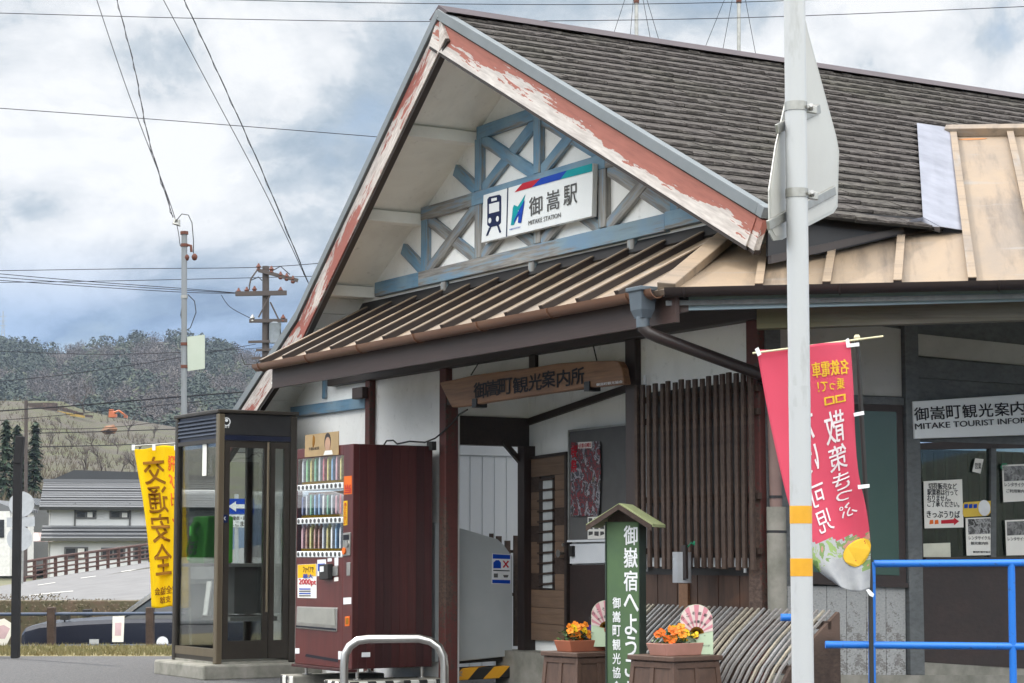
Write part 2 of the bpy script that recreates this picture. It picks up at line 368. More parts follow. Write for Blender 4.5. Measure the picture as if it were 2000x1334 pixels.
M['grey_alu'] = plain('sign_back', (0.52, 0.52, 0.49), 0.38, 0.5, (0.44, 0.44, 0.41), 2)
M['galv'] = plain('galvanised', (0.40, 0.40, 0.38), 0.4, 0.8, (0.30, 0.30, 0.28), 12)
M['amber'] = plain('amber_band', (0.72, 0.36, 0.02), 0.35, bs=0.03)
M['railblue'] = plain('blue_rail', (0.012, 0.15, 0.56), 0.35, 0, (0.030, 0.09, 0.26), 38, lo=.60, hi=.72, bs=0.05)
M['sign_white'] = plain('sign_white', (0.76, 0.79, 0.80), 0.35, 0, (0.72, 0.75, 0.76), 2, bs=0.0)
M['paper'] = plain('paper', (0.78, 0.77, 0.72), 0.7, 0, (0.74, 0.73, 0.69), 4, bs=0.05)
M['ink'] = plain('ink', (0.02, 0.022, 0.03), 0.5, bs=0, spec=.12)
M['ink_navy'] = plain('ink_navy', (0.012, 0.022, 0.075), 0.4, bs=0, spec=.12)
M['ink_grey'] = plain('ink_grey', (0.10, 0.10, 0.10), 0.4, bs=0, spec=.12)
M['ink_red'] = plain('ink_red', (0.50, 0.022, 0.04), 0.4, bs=0, spec=.12)
M['ink_blue'] = plain('ink_blue', (0.008, 0.06, 0.42), 0.4, bs=0, spec=.12)
M['ink_teal'] = plain('ink_teal', (0.0, 0.32, 0.36), 0.4, bs=0, spec=.12)
M['ink_white'] = plain('ink_white', (0.78, 0.80, 0.82), 0.5, bs=0, spec=.12)
M['ink_yellow'] = plain('ink_yellow', (0.78, 0.46, 0.02), 0.5, bs=0, spec=.12)
M['ink_orange'] = plain('ink_orange', (0.75, 0.16, 0.03), 0.5, bs=0, spec=.12)
M['ink_brown'] = plain('ink_brown', (0.27, 0.12, 0.015), 0.6, bs=0, spec=.12)
M['ink_green'] = plain('ink_green', (0.03, 0.22, 0.12), 0.6, bs=0, spec=.12)
M['board_wood'] = grain('signboard_wood', (0.20, 0.095, 0.045), (0.30, 0.155, 0.075), 3, (0.12, 1, 1), 0.5, bs=0.25)
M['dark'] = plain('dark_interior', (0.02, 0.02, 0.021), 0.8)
M['glass'] = glass('clear_glass')
M['glass_dark'] = glass('window_glass', (0.66, 0.72, 0.69), 0.0, .02, .2)
M['rubber'] = plain('black_rubber', (0.018, 0.018, 0.018), 0.7)
M['asphalt'] = plain('asphalt', (0.060, 0.060, 0.064), 0.95, 0, (0.125, 0.125, 0.13), 45, bs=1.0, bd=.02)
# ================================================================ STATION BUILDING
st = thing('station_building', 'white plastered station building with blue timbered gable and dark shingle roof', 'station building', B(1.4, 0, -0.1))
P0 = PF(0)
UC, ZR, SL = 1.42, 5.02, 0.574
def zr(u): return ZR - SL * abs(u - UC)
def ve(u): return min(-0.43, -0.85 + 0.125 * abs(u - UC))
# ---- walls
def wallp(name, poly, mat, pl=P0, t=0.12, off=0.0, **kw): return MB(pl.M).prism(poly, off - t, off).build(name, mat, st, **kw)
wallp('wall', [(-3.45, -.2), (0.02, -.2), (0.02, 2.5), (-2.75, 2.5), (-3.45, 2.1)], M['plaster'])
wallp('wall', [(-2.75, 2.5), (UC, 4.87), (4.20, 3.27), (4.20, 2.5)], M['plaster'])
wallp('wall', [(0.02, 2.20), (2.78, 2.20), (2.78, 2.5), (0.02, 2.5)], M['plaster'])
wallp('wall', [(2.78, -.2), (4.20, -.2), (4.20, 2.5), (2.78, 2.5)], M['plaster'])
side = MB(PS(4.23).M); side.prism([(0.0, -.2), (6.0, -.2), (6.0, 2.7), (0.0, 2.7)], -0.12, 0); 
# side wall with the ticket window left open
PSW = PS(4.23)
tv0 = PSW.L(1787, 900)[0]
sw = MB(PSW.M)
sw.prism([(0, -.3), (tv0, -.3), (tv0, 2.75), (0, 2.75)], -0.10, 0)
sw.prism([(tv0, 1.72), (6, 1.72), (6, 2.75), (tv0, 2.75)], -0.10, 0)
sw.build('wall', M['bg_post'], st)
MB(BM).box(-3.33, -3.45, 0.12, 2.2, -.2, 2.1).build('wall', M['plaster'], st)
# ---- blue timber framing of the gable
def tim(u0, z0, u1, z1, w=0.105, t=0.05, m='blue', name='timber', off=0.05):
    return bar(name, P0.w(u0, z0, off), P0.w(u1, z1, off), w, t, -AV, M[m], st, bevel=0.006)
zb, zm, zt, TC = 3.252, 3.797, 4.325, 1.505
tim(-1.20, zb, -0.40, zb, 0.125, 0.055); tim(-0.40, zb, 3.2, zb - .01, 0.125, 0.055, 'bluegrey'); tim(3.2, zb, 4.25, zb, 0.125, 0.055)
tim(-0.36, zm, 0.50, zm, 0.11, 0.052, 'bluegrey'); tim(0.50, zm, 2.45, zm, 0.11, 0.052); tim(2.45, zm, 3.36, zm, 0.11, 0.052, 'bluegrey')
tim(0.58, zt, 2.43, zt, 0.105, 0.053)
for k in (-2, -1, 0, 1, 2):
    u = TC + 0.905 * k
    tim(u, zb + .06, u, zm - .055, 0.1, 0.05, 'blue' if abs(k) == 2 else 'bluegrey')
    if abs(k) < 2: tim(u, zm + .055, u, zt - .05 + (.14 if k == 0 else 0), 0.1, 0.05)
for k in (-2, -1, 0, 1):
    ua, ub = TC + 0.905 * k + .05, TC + 0.905 * (k + 1) - .05
    m = 'bluegrey'
    tim(ua, zm - .06, ub, zb + .06, 0.1, 0.034, m, 'brace', 0.034); tim(ua, zb + .06, ub, zm - .06, 0.1, 0.04, m, 'brace', 0.042)
for k in (-1, 0):
    ua, ub = TC + 0.905 * k + .05, TC + 0.905 * (k + 1) - .05
    a, b = (zm + .06, zt - .06)
    tim(ua, b, ub, a, 0.1, 0.04, 'blue', 'brace', 0.042 if k == -1 else 0.034); tim(ua, a, ub, b, 0.1, 0.034, 'blue', 'brace', 0.034 if k == -1 else 0.042)
for s in (-1, 1):
    tim(TC + s * 1.86, zb + .08, TC + s * 2.21, zb + .30, 0.1, 0.045, 'blue', 'brace', 0.045)
    tim(TC + s * 0.955, zm + .08, TC + s * 1.30, zm + .29, 0.1, 0.045, 'blue', 'brace', 0.045)
for x in (873, 1045, 1240):
    u = P0.L(x, 540)[0]; tim(u, zb - .063, u, 3.0, 0.085, 0.04, 'bluegrey', 'stud', 0.04)
tim(-1.34, zb - .2, -1.34, 3.0, 0.1, 0.05, 'blue', 'stud')
# ---- lower left wall timbers
a, b = P0.L(576, 806), P0.L(722, 786)
tim(a[0], a[1], b[0], b[1], 0.10, 0.05, 'blue'); u = P0.L(637, 770)[0]; tim(u, 2.37, u, 2.62, 0.06, 0.03, 'blue', 'stud', 0.03)
u = P0.L(729, 800)[0]; MB(BM).box(u - .045, u + .045, -.06, 0, -.15, 2.47).build('post', M['redpost'], st, bevel=.008)
MB(BM).box(u - .18, u + .02, -.12, -.062, 2.31, 2.41).build('bracket', M['fascia'], st, bevel=.006)
# ---- entrance posts and beams
MB(BM).box(-0.005, 0.105, -.06, .06, -.15, 2.47).build('post', M['redpost'], st, bevel=.008)
MB(BM).box(2.70, 2.83, -.05, .07, -.15, 2.47).build('post', M['brown_v'], st, bevel=.008)
MB(BM).box(4.11, 4.245, -.05, .06, -.15, 2.47).build('post', M['redpost'], st, bevel=.008)
MB(BM).box(1.36, 1.45, -.03, 0.0, 2.25, 2.47).build('stud', M['brown'], st)
bar('eave_beam', B(-2.05, -.09, 2.565), B(4.45, -.09, 2.565), 0.20, 0.12, -AV, M['brown'], st, bevel=.008)
bar('door_lintel', B(0.105, -.05, 2.20), B(2.70, -.05, 2.20), 0.07, 0.1, -AV, M['brown'], st, bevel=.006)
# ---- lattice screen
PL_ = PF(-.12)
u0, u1 = PL_.L(1242, 900)[0], PL_.L(1466, 900)[0]
lt = MB(BM)
for z in (2.02, 1.87, 1.33, 0.98): lt.box(u0 - .03, u1 + .03, -.085, -.055, z - .02, z + .02)
lt.build('lattice_rail', M['lattice'], st)
for i in range(18):
    u = u0 + (u1 - u0) * i / 17 + R.uniform(-.008, .008); w = 0.0185 + R.uniform(-.002, .003)
    bar('lattice_slat', B(u + R.uniform(-.006, .006), -.12, .86 + R.uniform(-.006, .012)), B(u, -.12, 2.125 + R.uniform(-.012, .018)), w * 2, .022, -AV, M['lattice'], st, bevel=.003)
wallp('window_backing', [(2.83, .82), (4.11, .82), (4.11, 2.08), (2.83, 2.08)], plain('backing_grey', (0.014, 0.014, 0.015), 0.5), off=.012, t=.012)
wallp('window_sill', [(2.83, .875), (4.11, .875), (4.11, .935), (2.83, .935)], M['siding'], off=.03, t=.018)
for u in (2.93, 4.06): MB(BM).cyl((u, -.035, .84), (u, -.035, 2.2), .012).build('conduit', M['siding'], st)
ws = MB(BM)
for i in range(11):
    a = 2.83 + 1.28 * i / 11; ws.box(a + .002, a + 1.28 / 11 - .002, -.03 - (i % 2) * .004, -.001, -.15, .82)
ws.build('wainscot', M['wainscot'], st)
# ---- porch interior
PD_ = PF(.86)
MB(BM).box(-.15, 2.78, .86, .96, -.15, 2.6).build('wall', M['plaster'], st)
MB(BM).box(2.78, 2.90, .125, .86, -.15, 2.6).build('wall', M['plaster'], st)
MB(BM).box(-.22, -.10, .09, .858, 1.862, 2.10).build('door_lintel', M['brown'], st)
MB(BM).box(-.20, -.12, .12, .86, 2.10, 2.6).build('wall', M['plaster'], st)
MB(BM).box(-.11, -.005, .75, .858, -.1, 1.86).build('post', M['brown_v'], st)
MB(BM).box(-.2, 2.9, .125, .858, 2.6, 2.64).build('ceiling', M['soffit'], st)
a, b = PD_.at(1030, 826), PD_.at(1232, 757); bar('ceiling_trim', a - AV * .03, b - AV * .03, .055, .03, -AV, M['brown'], st)
bar('knee_brace', PS(-.1).at(985, 862, .02), PS(-.1).at(1020, 903, .02), .04, .04, AU, M['brown'], st)
# door of old planks with a strip of small panes
pd = PF(.83)
door_m = grain('old_door_planks', (0.20, 0.125, 0.08), (0.12, 0.08, 0.058), 5, (0.10, 1, 1), 0.75, c3=(0.28, 0.16, 0.085), bs=.6)
dr = slab('door', pd, [(1036, 897), (1108, 887), (1108, 1253), (1036, 1250)], M['brown'], st, t=.03)
ys = [(897, 887), (933, 925), (962, 956), (996, 991), (1028, 1025), (1058, 1057), (1090, 1090), (1120, 1121), (1151, 1153), (1185, 1189), (1216, 1222), (1250, 1254)]
for i in range(len(ys) - 1):
    (ya, yb), (yc, yd) = ys[i], ys[i + 1]
    if 1 <= i <= 7:
        segs = [(1037, 1056), (1086, 1107)]
    else: segs = [(1037, 1107)]
    f = lambda x, p, q: p + (q - p) * (x - 1036) / 72
    for xa, xb in segs:
        slab('plank', pd, [(xa, f(xa, ya, yb) + .5), (xb, f(xb, ya, yb) + .5), (xb, f(xb, yc, yd) - .5), (xa, f(xa, yc, yd) - .5)], door_m if (i + xa) % 3 or i > 7 else M['lattice'], dr, t=.012, off=.012)
slab('door_frame', pd, [(1033, 893), (1112, 882), (1112, 888), (1036, 898)], M['brown'], st, t=.05, off=.03)
slab('door_frame', pd, [(1108.5, 886), (1113, 886), (1113, 1256), (1108.5, 1256)], M['brown'], st, t=.05, off=.032)
win = slab('window', pd, [(1056, 936), (1086, 931), (1086, 1152), (1056, 1150)], M['brown'], dr, t=.03, off=.016)
slab('pane', pd, [(1064, 937), (1082, 934), (1082, 1149), (1064, 1148)], plain('frosted_pane', (0.55, 0.58, 0.58), .4), win, t=.004, off=.018)
for k in range(11):
    y = 933 + k * 20.4; slab('glazing_bar', pd, [(1056, y + 3), (1086, y), (1086, y + 4), (1056, y + 7)], M['lattice'], win, t=.02, off=.036)
p = pd.at(1101, 1081, .02); MB(Matrix.Translation(p)).tube([(0, 0, 0), (-AV * .05), (-AV * .055)], [.012, .012, .032], 12).build('handle', M['steel'], dr, smooth=40)
p = pd.at(1103, 1064, .012); MB(Matrix.Translation(p)).cyl((0, 0, 0), -AV * .02, .014).build('lock', M['steel'], dr, smooth=40)
# panels under the notice board
pn = PF(.82)
slab('panel', pn, [(1113, 1063), (1235, 1058), (1235, 1098), (1113, 1101)], M['siding'], st, t=.03)
slab('panel', pn, [(1113, 1104), (1235, 1101), (1235, 1262), (1113, 1255)], M['brown_v'], st, t=.03)
slab('panel_handle', pn, [(1117, 1066), (1123, 1066), (1123, 1087), (1117, 1087)], M['rubber'], st, t=.03, off=.03)
# white ribbed siding and small fence beyond the porch
sd = MB(BM); sd.box(-1.30, -1.27, .2, 2.3, -.1, 1.93); 
for i in range(17): sd.box(-1.27, -1.262, .2 + i * .125, .2 + i * .125 + .115, -.1, 1.83)
sd.box(-1.27, -1.25, .2, 2.3, 1.84, 1.93)
sd.build('siding', M['siding'], st)
# ---- gable soffit, purlins
def roofline(u, dz): return zr(u) - dz
sf = MB()
def strip(mb, ua, ub, dz0, dz1, va, vb):
    pts = [B(ua, va(ua), zr(ua) - dz1), B(ub, va(ub), zr(ub) - dz1), B(ub, vb, zr(ub) - dz1), B(ua, vb, zr(ua) - dz1)]
    return mb.poly3(pts, Z3 * (dz1 - dz0))
vin = lambda u: ve(u) + .03
strip(sf, UC, UC - 2.72, .10, .15, vin, 0.05); strip(sf, UC, UC + 3.3, .10, .15, vin, 0.05); sf.build('soffit', M['soffit'], st)
k = UC - 2.72
while k > UC - 5.1:
    strip(MB(), k - .004, k - .19, .10, .15 + R.uniform(-.003, .003), vin, 2.0 if k < -3.4 else .05).build('soffit_board', M['soffit'], st); k -= .2
for u in (.50, -.43, -1.34):
    z = zr(u) - .15; MB(BM).box(u - .075, u + .05, ve(u) + .05, -.002, z - .095, z + .0).build('purlin', M['soffit'], st, bevel=.006)
# ---- main roof
rf = MB(); strip(rf, UC, UC - 3.36, .0, .10, ve, 2.2); strip(rf, UC - 3.36, UC - 5.2, .0, .10, ve, 2.2)
for (ua, ub, vb) in ((UC, 2.67, 9.0), (2.67, 3.4, 2.1), (3.4, 4.1, 1.5), (4.1, 4.74, 1.0)): strip(rf, ua, ub, .03, .10, ve, vb)
roof = rf.build('main_roof', M['lattice'], st)
def vmax(u): return 9.0 if u < 2.67 else 2.74 - (u - 2.67) * .815
t = NT('old_shingle'); g1 = t.noise(9, (1, 5.5, 1), 4, 0.7); g2 = t.noise(55, (1, .22, 1), 3, .7); g3 = t.noise(1.2, (1, 1, 1), 4)
c = t.mix(t.ramp(g2, .42, .72), (0.034, 0.029, 0.028), (0.135, 0.122, 0.116)); c = t.mix(t.ramp(g1, .5, .75), c, (0.030, 0.026, 0.025))
c = t.mix(t.ramp(g3, .45, .75), c, t.mix(t.ramp(g2, .45, .65), (0.034, 0.033, 0.028), (0.115, 0.108, 0.09)))
M['shingle'] = t.fin(c, .85, 0, g2, 1.0, .012, .25)
sh = MB(BM); rows = 24; du = (4.86 - UC) / rows
for i in range(rows):
    ul, uh = UC + du * (rows - i) , UC + du * (rows - i - 1)
    v = ve(ul) + .05; vm = vmax(ul - .05); 
    while v < vm:
        w = R.uniform(.07, .20); v1 = min(v + w, vm)
        ju = R.uniform(-.006, .006); h = .030 + R.uniform(-.006, .006); d_ = .011
        a, b = v + .0015, v1 - .0015
        zl, zh = zr(ul + ju), zr(uh)
        sh.add([(ul + ju, a, zl + d_), (ul + ju, b, zl + d_), (uh, b, zh), (uh, a, zh), (ul + ju, a, zl + h), (ul + ju, b, zl + h), (uh - .02, b, zh + .012), (uh - .02, a, zh + .012), (ul + ju - .012, a, zl - .004), (ul + ju - .012, b, zl - .004)],
               [(4, 5, 6, 7), (0, 1, 5, 4), (8, 9, 1, 0), (3, 8, 0, 4, 7), (1, 9, 2, 6, 5)]); sh.mi[-3] = 1; v = v1
sh.build('shingles', [M['shingle'], plain('shingle_gap_shade', (0.012, 0.011, 0.011), .9)], roof)  # near-black lip paints the shadow line under each course
rc = MB(BM); rc.prism([(0, 0)] * 0 or [(UC - .13, 0), (UC + .13, 0), (UC, .1)], 0, .001) if 0 else None
rc.add([(UC - .15, -.86, ZR - .03), (UC + .15, -.86, ZR - .03), (UC, -.86, ZR + .055), (UC - .15, 9, ZR - .03), (UC + .15, 9, ZR - .03), (UC, 9, ZR + .055)], [(0, 1, 2), (3, 5, 4), (0, 2, 5, 3), (1, 4, 5, 2), (0, 3, 4, 1)])
rc.build('ridge_cap', plain('ridge_metal', (0.085, 0.064, 0.07), .45, .3), roof)
# barge boards with grey metal capping
def barge(sgn, mat, d1, dk=3.36):
    ds = [0, dk] if d1 <= dk else [0, dk, d1]
    for i in range(len(ds) - 1):
        ua, ub = UC + sgn * ds[i], UC + sgn * ds[i + 1]
        pa, pb = B(ua, ve(ua) - .005, zr(ua)), B(ub, ve(ub) - .005, zr(ub))
        dn = Vector((0, 0, -1)); nrm = (pb - pa).cross(dn).normalized()
        if nrm.dot(AV) > 0: nrm = -nrm
        perp = nrm.cross((pb - pa).normalized()); perp = perp if perp.z < 0 else -perp
        bar('bargeboard', pa + perp * .165, pb + perp * .165, .20, .045, nrm, M[mat], st)
        c0 = pa + nrm * .022 + perp * .015; c1 = pb + nrm * .022 + perp * .015
        bar('barge_cap', c0, c1, .075, .08, nrm, M['capmetal'], st, bevel=.004)
        bar('barge_trim', pa + perp * .275 - nrm * .01, pb + perp * .275 - nrm * .01, .03, .05, nrm, M['brown'], st)
barge(-1, 'barge_old', 5.15); barge(1, 'barge', 3.42)
# ---- front pent roof
ez, ev, tz = 2.575, -1.0, 3.09
ey = (AV + Z3 * (tz - ez)).normalized(); PP = Plane(B(0, ev, ez), AU, ey); LS = math.hypot(1.0, tz - ez)
pent = MB(PP.M).prism([(-1.40, -.04), (4.60, -.04), (4.03, LS), (-1.47, LS)], -.035, 0).build('front_eave_roof', M['tan'], st)
for i in range(14):
    u = -1.36 + i * .4545; top = LS - .03 if u < 4.0 else (4.6 - u) / .57 * LS - .06
    if top < .05: continue
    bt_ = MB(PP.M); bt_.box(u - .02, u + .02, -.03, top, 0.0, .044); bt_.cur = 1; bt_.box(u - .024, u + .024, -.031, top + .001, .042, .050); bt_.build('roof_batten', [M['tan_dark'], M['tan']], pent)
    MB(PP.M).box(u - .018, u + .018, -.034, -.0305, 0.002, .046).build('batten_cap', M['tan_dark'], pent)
bar('top_flashing', B(-1.52, -.03, 3.125), B(4.05, -.03, 3.125), .10, .03, -AV + Z3 * .6, M['black_metal'], pent)
# ---- road-side pent roof and tin roof
E0 = PG(2.575).at(1300, 562); E1 = PG(2.575).at(2000, 547)
ex = (E1 - E0).normalized(); Pm = Plane(B(0, 0, 0), X3, Z3)
tn = Vector((-0.07, -0.38, 0.92)); tn = (tn - ex * tn.dot(ex)).normalized(); PT = Plane(E0, ex, tn.cross(ex))
M['tan_side_shade'] = plain('tan_batten_shade', (0.13, 0.095, 0.07), .5)  # darker copy of the tan, shade of the batten sides put into colour
tin = slab('side_tin_roof', PT, [(1302, 563), (1340, 532), (1452, 449), (1640, 432), (1880, 446), (1858, 248), (2400, 238), (2400, 540)], M['tan'], st, t=.03)
for (p, q) in (((1493, 476), (1482, 553)), ((1625, 484), (1614, 549)), ((1760, 458), (1753, 546)), ((1861, 250), (1899, 541)), ((1972, 252), (2035, 537)), ((2090, 252), (2170, 534))):
    bar('roof_batten', PT.at(*p, .040), PT.at(*q, .040), .044, .040, PT.n, M['tan_side_shade'], tin); bar('batten_top', PT.at(*p, .046), PT.at(*q, .046), .050, .006, PT.n, M['tan'], tin)
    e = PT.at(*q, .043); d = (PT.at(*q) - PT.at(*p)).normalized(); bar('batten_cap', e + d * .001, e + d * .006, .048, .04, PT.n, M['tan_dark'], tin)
e_ = PT.L(1900, 272); MB(PT.M).prism([(e_[0] + .11 * math.cos(i * .3927), e_[1] + .035 * math.sin(i * .3927)) for i in range(16)], .001, .003).build('rust_stain', plain('rust_stain', (0.36, 0.15, 0.05), .8, 0, (0.25, 0.11, 0.04), 14), tin)
bar('tin_ridge', PT.at(1846, 247, .07), PT.at(2400, 240, .07), .16, .07, PT.n, M['tan'], tin, bevel=.006)
bar('hip_cap', B(4.60, -1.02, 2.60), B(3.98, .03, 3.16), .12, .06, (AU * .3 - AV * .2 + Z3), M['tan'], st, bevel=.006)
# silver flashing in the valley between shingle roof and tin roof
class RP(Plane): pass
rx = (AU - Z3 * SL).normalized(); PR = Plane(B(UC, 0, ZR + .045), AV, -rx)          # right-hand roof slope
fl = MB(); q = [PR.at(1791, 240), PR.at(1819, 244), PR.at(1836, 442), PR.at(1803, 424)]
fl.poly3(q, PR.n * -.004); g = [PR.at(1819, 244), PT.at(1860, 250, .03), PT.at(1880, 449, .02), PR.at(1836, 442)]
fl.poly3(g, PR.n * -.004); fl.poly3([PR.at(1803, 424), PR.at(1836, 442), PT.at(1836, 454, .02), PT.at(1795, 440, .06), PR.at(1775, 430)], PR.n * -.004)
fl.build('valley_flashing', M['flash'], st)
# boarding below the main eave
pj = PS(4.74)
slab('eave_boarding', pj, [(1500, 452), (1500, 500), (1600, 497), (1757, 460), (1835, 446), (1835, 436), (1780, 424), (1560, 408)], M['black_metal'], st, t=.02)
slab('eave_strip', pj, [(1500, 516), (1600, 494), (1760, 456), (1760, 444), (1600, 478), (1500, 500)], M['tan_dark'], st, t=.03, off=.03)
# ---- gutters, fascias, soffits of the low eaves
def halfpipe(name, a, b, r, mat):
    d = (b - a).normalized(); s_ = d.cross(Z3).normalized(); mb = MB(); n = 9
    ang = [math.pi * i / (n - 1) for i in range(n)]
    prof = [s_ * math.cos(t_) * r - Z3 * math.sin(t_) * r for t_ in ang] + [s_ * math.cos(t_) * (r - .006) - Z3 * math.sin(t_) * (r - .006) for t_ in reversed(ang)]
    m = len(prof); mb.add([a + p_ for p_ in prof] + [b + p_ for p_ in prof], [tuple(range(m)), tuple(range(2 * m - 1, m - 1, -1))] + [(i, (i + 1) % m, m + (i + 1) % m, m + i) for i in range(m)])
    g = mb.build(name, mat, st, smooth=35)
    L = (b - a).length; k = .12
    while k < L:
        c = a + d * k; rr = MB()
        rr.tube([c + s_ * math.cos(t_) * (r + .004) - Z3 * math.sin(t_) * (r + .004) for t_ in ang], .006, 6); rr.build('gutter_clip', mat, g); k += .93
    return g
GA, GB = B(-1.42, -1.045, 2.565), B(4.55, -1.045, 2.565)
halfpipe('gutter', GA, GB, .058, M['gutter'])
ge = E0 + Vector((ex.y, -ex.x, 0)) * .045; halfpipe('gutter', ge + ex * .0 + Z3 * -.01, E0 + ex * 5 + Vector((ex.y, -ex.x, 0)) * .045 - Z3 * .01, .055, M['pipe_brown'])
bar('fascia', B(-1.30, -.965, 2.445), B(4.62, -.965, 2.445), .17, .03, -AV, M['fascia'], st)
PE = Plane(E0 - Vector((ex.y, -ex.x, 0)) * .03, ex, Z3)
slab('fascia', PE, [(1318, 590), (1345, 586), (1345, 608), (1318, 613)], M['fascia'], st, t=.03, off=.002)
slab('fascia', PE, [(1345, 570), (2400, 545), (2400, 577), (1345, 606)], M['fascia_blue'], st, t=.03)
PE2 = Plane(E0 - Vector((ex.y, -ex.x, 0)) * .20, ex, Z3)
slab('old_beam', PE2, [(1478, 600), (2400, 575), (2400, 612), (1478, 642)], M['oldbeam'], st, t=.1)
sb = MB(); sb.poly3([B(-1.35, -.95, 2.40), B(4.5, -.95, 2.40), B(4.23, -.1, 2.67), B(-1.35, -.1, 2.67)], Z3 * .02)
sb.build('soffit', M['soffit'], st)
pr = MB(); a = E0 + ex * 5; pr.poly3([E0 + Z3 * -.11, a + Z3 * -.11, B(4.1, 6, 2.74), B(4.1, 0, 2.74)], Z3 * .03); pr.build('soffit', M['bg_post'], st)
slab('soffit_beam', PF(-.55), [(1292, 628), (1345, 640), (1345, 660), (1480, 635), (1480, 615), (1345, 618)], M['oldbeam'], st, t=.1) if 0 else None
for (xa, ya, xb, yb) in ((1085, 655, 1250, 668), (1262, 640, 1372, 632)):
    pass
# rain head and downpipes
h = PF(-1.06).at(1255, 590); hm = Matrix.Translation(h) @ BM.to_3x3().to_4x4()
hop = MB(hm); hop.add([(x * s_, y * s_, z) for z, s_ in ((.09, 1.0), (.065, 1.0), (.06, .82), (-.05, .72), (-.10, .48)) for x, y in ((-.085, -.07), (.085, -.07), (.085, .07), (-.085, .07))],
        [(3, 2, 1, 0)] [:0] + [(i * 4 + k, i * 4 + 4 + k, i * 4 + 4 + (k + 1) % 4, i * 4 + (k + 1) % 4) for i in range(4) for k in range(4)] + [(16, 17, 18, 19), (0, 1, 2, 3)])
hopper = hop.build('rain_head', M['hopper'], st, bevel=.004)
e0 = h + Z3 * -.09; e1 = PF(-1.06).at(1256, 640); e2 = PF(-1.0).at(1285, 658); e3 = B(4.29, -.10, 0); e3 = PS(4.31).at(1490, 733)
MB().tube([e0, e1], .042, 14).build('pipe_collar', M['hopper'], hopper, smooth=40)
MB().tube([e1 + Z3 * .03, e1, e1 * .6 + e2 * .4 - Z3 * .01, e2, e3, e3 - Z3 * .05], .038, 14).build('downpipe', M['pipe_brown'], st, smooth=50)
pv = PS(4.34); MB().tube([pv.at(1508, 715), pv.at(1516, 1000)], .040, 14).build('downpipe', M['pipe_pink'], st, smooth=40)
MB().tube([pv.at(1516, 990), pv.at(1519, 1215)], .062, 16).build('pipe_cover', M['concrete'], st, smooth=40)
for y in (968, 1036): MB().tube([pv.at(1515 + (y - 968) * .03, y), pv.at(1515 + (y - 968) * .03, y + 5)], .045 if y < 1000 else .065, 14).build('pipe_clip', M['black_metal'], st, smooth=40)
# ---- side wall: posts, plaster, green window, flaking boards
def sw_(name, pts, m, off=.02, t=.02, **kw): return slab(name, PSW, pts, M[m], st, t=t, off=off, **kw)
sw_('post', [(1489, 640), (1519, 640), (1524, 1330), (1500, 1330)], 'bg_post', .03, .03, bevel=.004)
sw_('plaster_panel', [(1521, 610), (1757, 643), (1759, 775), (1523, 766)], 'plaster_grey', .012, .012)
sw_('post', [(1758, 612), (1784, 612), (1798, 1318), (1770, 1318)], 'bg_post', .045, .045, bevel=.004)
sw_('rail', [(1521, 768), (1759, 777), (1760, 792), (1522, 785)], 'bg_post', .035, .035, bevel=.004)
fr = sw_('window', [(1560, 786), (1757, 792), (1764, 1138), (1565, 1130)], 'brown_v', .03, .03)
slab('pane', PSW, [(1572, 800), (1744, 805), (1750, 1124), (1577, 1117)], plain('green_pane', (0.030, 0.072, 0.058), .22, 0, (0.04, 0.085, 0.07), 1.2), fr, t=.004, off=.034)
sw_('sill_board', [(1565, 1130), (1764, 1138), (1765, 1148), (1566, 1140)], 'brown_v', .05, .05)
bw = []
for i in range(6):
    x = 1535 + i * 38.5; slab('wall_board', PSW, [(x, 1145), (x + 37.5, 1145), (x + 38.5, 1322), (x + 1, 1322)], M['white_boards'], st, t=.015, off=.016)
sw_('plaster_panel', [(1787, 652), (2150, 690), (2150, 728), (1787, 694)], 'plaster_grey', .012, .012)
sw_('rail', [(1787, 698), (2150, 730), (2150, 762), (1787, 738)], 'bg_post', .035, .035, bevel=.004)
# ticket window
bx = MB(PSW.M); b0, b1 = PSW.L(1788, 1110)[1], 1.72
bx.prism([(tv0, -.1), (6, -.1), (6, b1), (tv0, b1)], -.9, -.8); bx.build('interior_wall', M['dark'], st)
tw = slab('ticket_window', PSW, [(1790, 866), (2150, 845), (2150, 873), (1790, 878)], M['brown_v'], st, t=.08, off=0)
slab('mullion', PSW, [(1936, 862), (1946, 862), (1946, 1090), (1936, 1090)], M['bg_post'], tw, t=.05, off=.0)
slab('mullion', PSW, [(1790, 866), (1797, 866), (1804, 1090), (1797, 1090)], M['brown_v'], tw, t=.05, off=.0)
slab('window_glass', PSW, [(1790, 870), (2150, 855), (2150, 1100), (1797, 1100)], M['glass_dark'], tw, t=.004, off=-.02)
bl = MB(PS(4.0).M); pb = PS(4.0)
for i in range(22):
    x = 1760 + i * 22; a = pb.L(x, 885); b = pb.L(x, 1075); bl.box(a[0] - .013, a[0] + .013, b[1], a[1], -.004, .004)
bl.build('blind', plain('blind_slats', (0.032, 0.045, 0.034), .7), tw)
sw_('counter_front', [(1797, 1098), (2150, 1100), (2150, 1320), (1803, 1292)], 'brown_v', .0, .06)
sw_('counter_shelf', [(1797, 1088), (2150, 1088), (2150, 1099), (1797, 1099)], 'brown_v', .06, .1, bevel=.004)
sw_('plinth', [(1500, 1318), (2200, 1318), (2200, 1420), (1500, 1420)], 'concrete', .05, .1)
sw_('plinth', [(1800, 1293), (2200, 1322), (2200, 1318), (1800, 1318)], 'concrete', .03, .06)
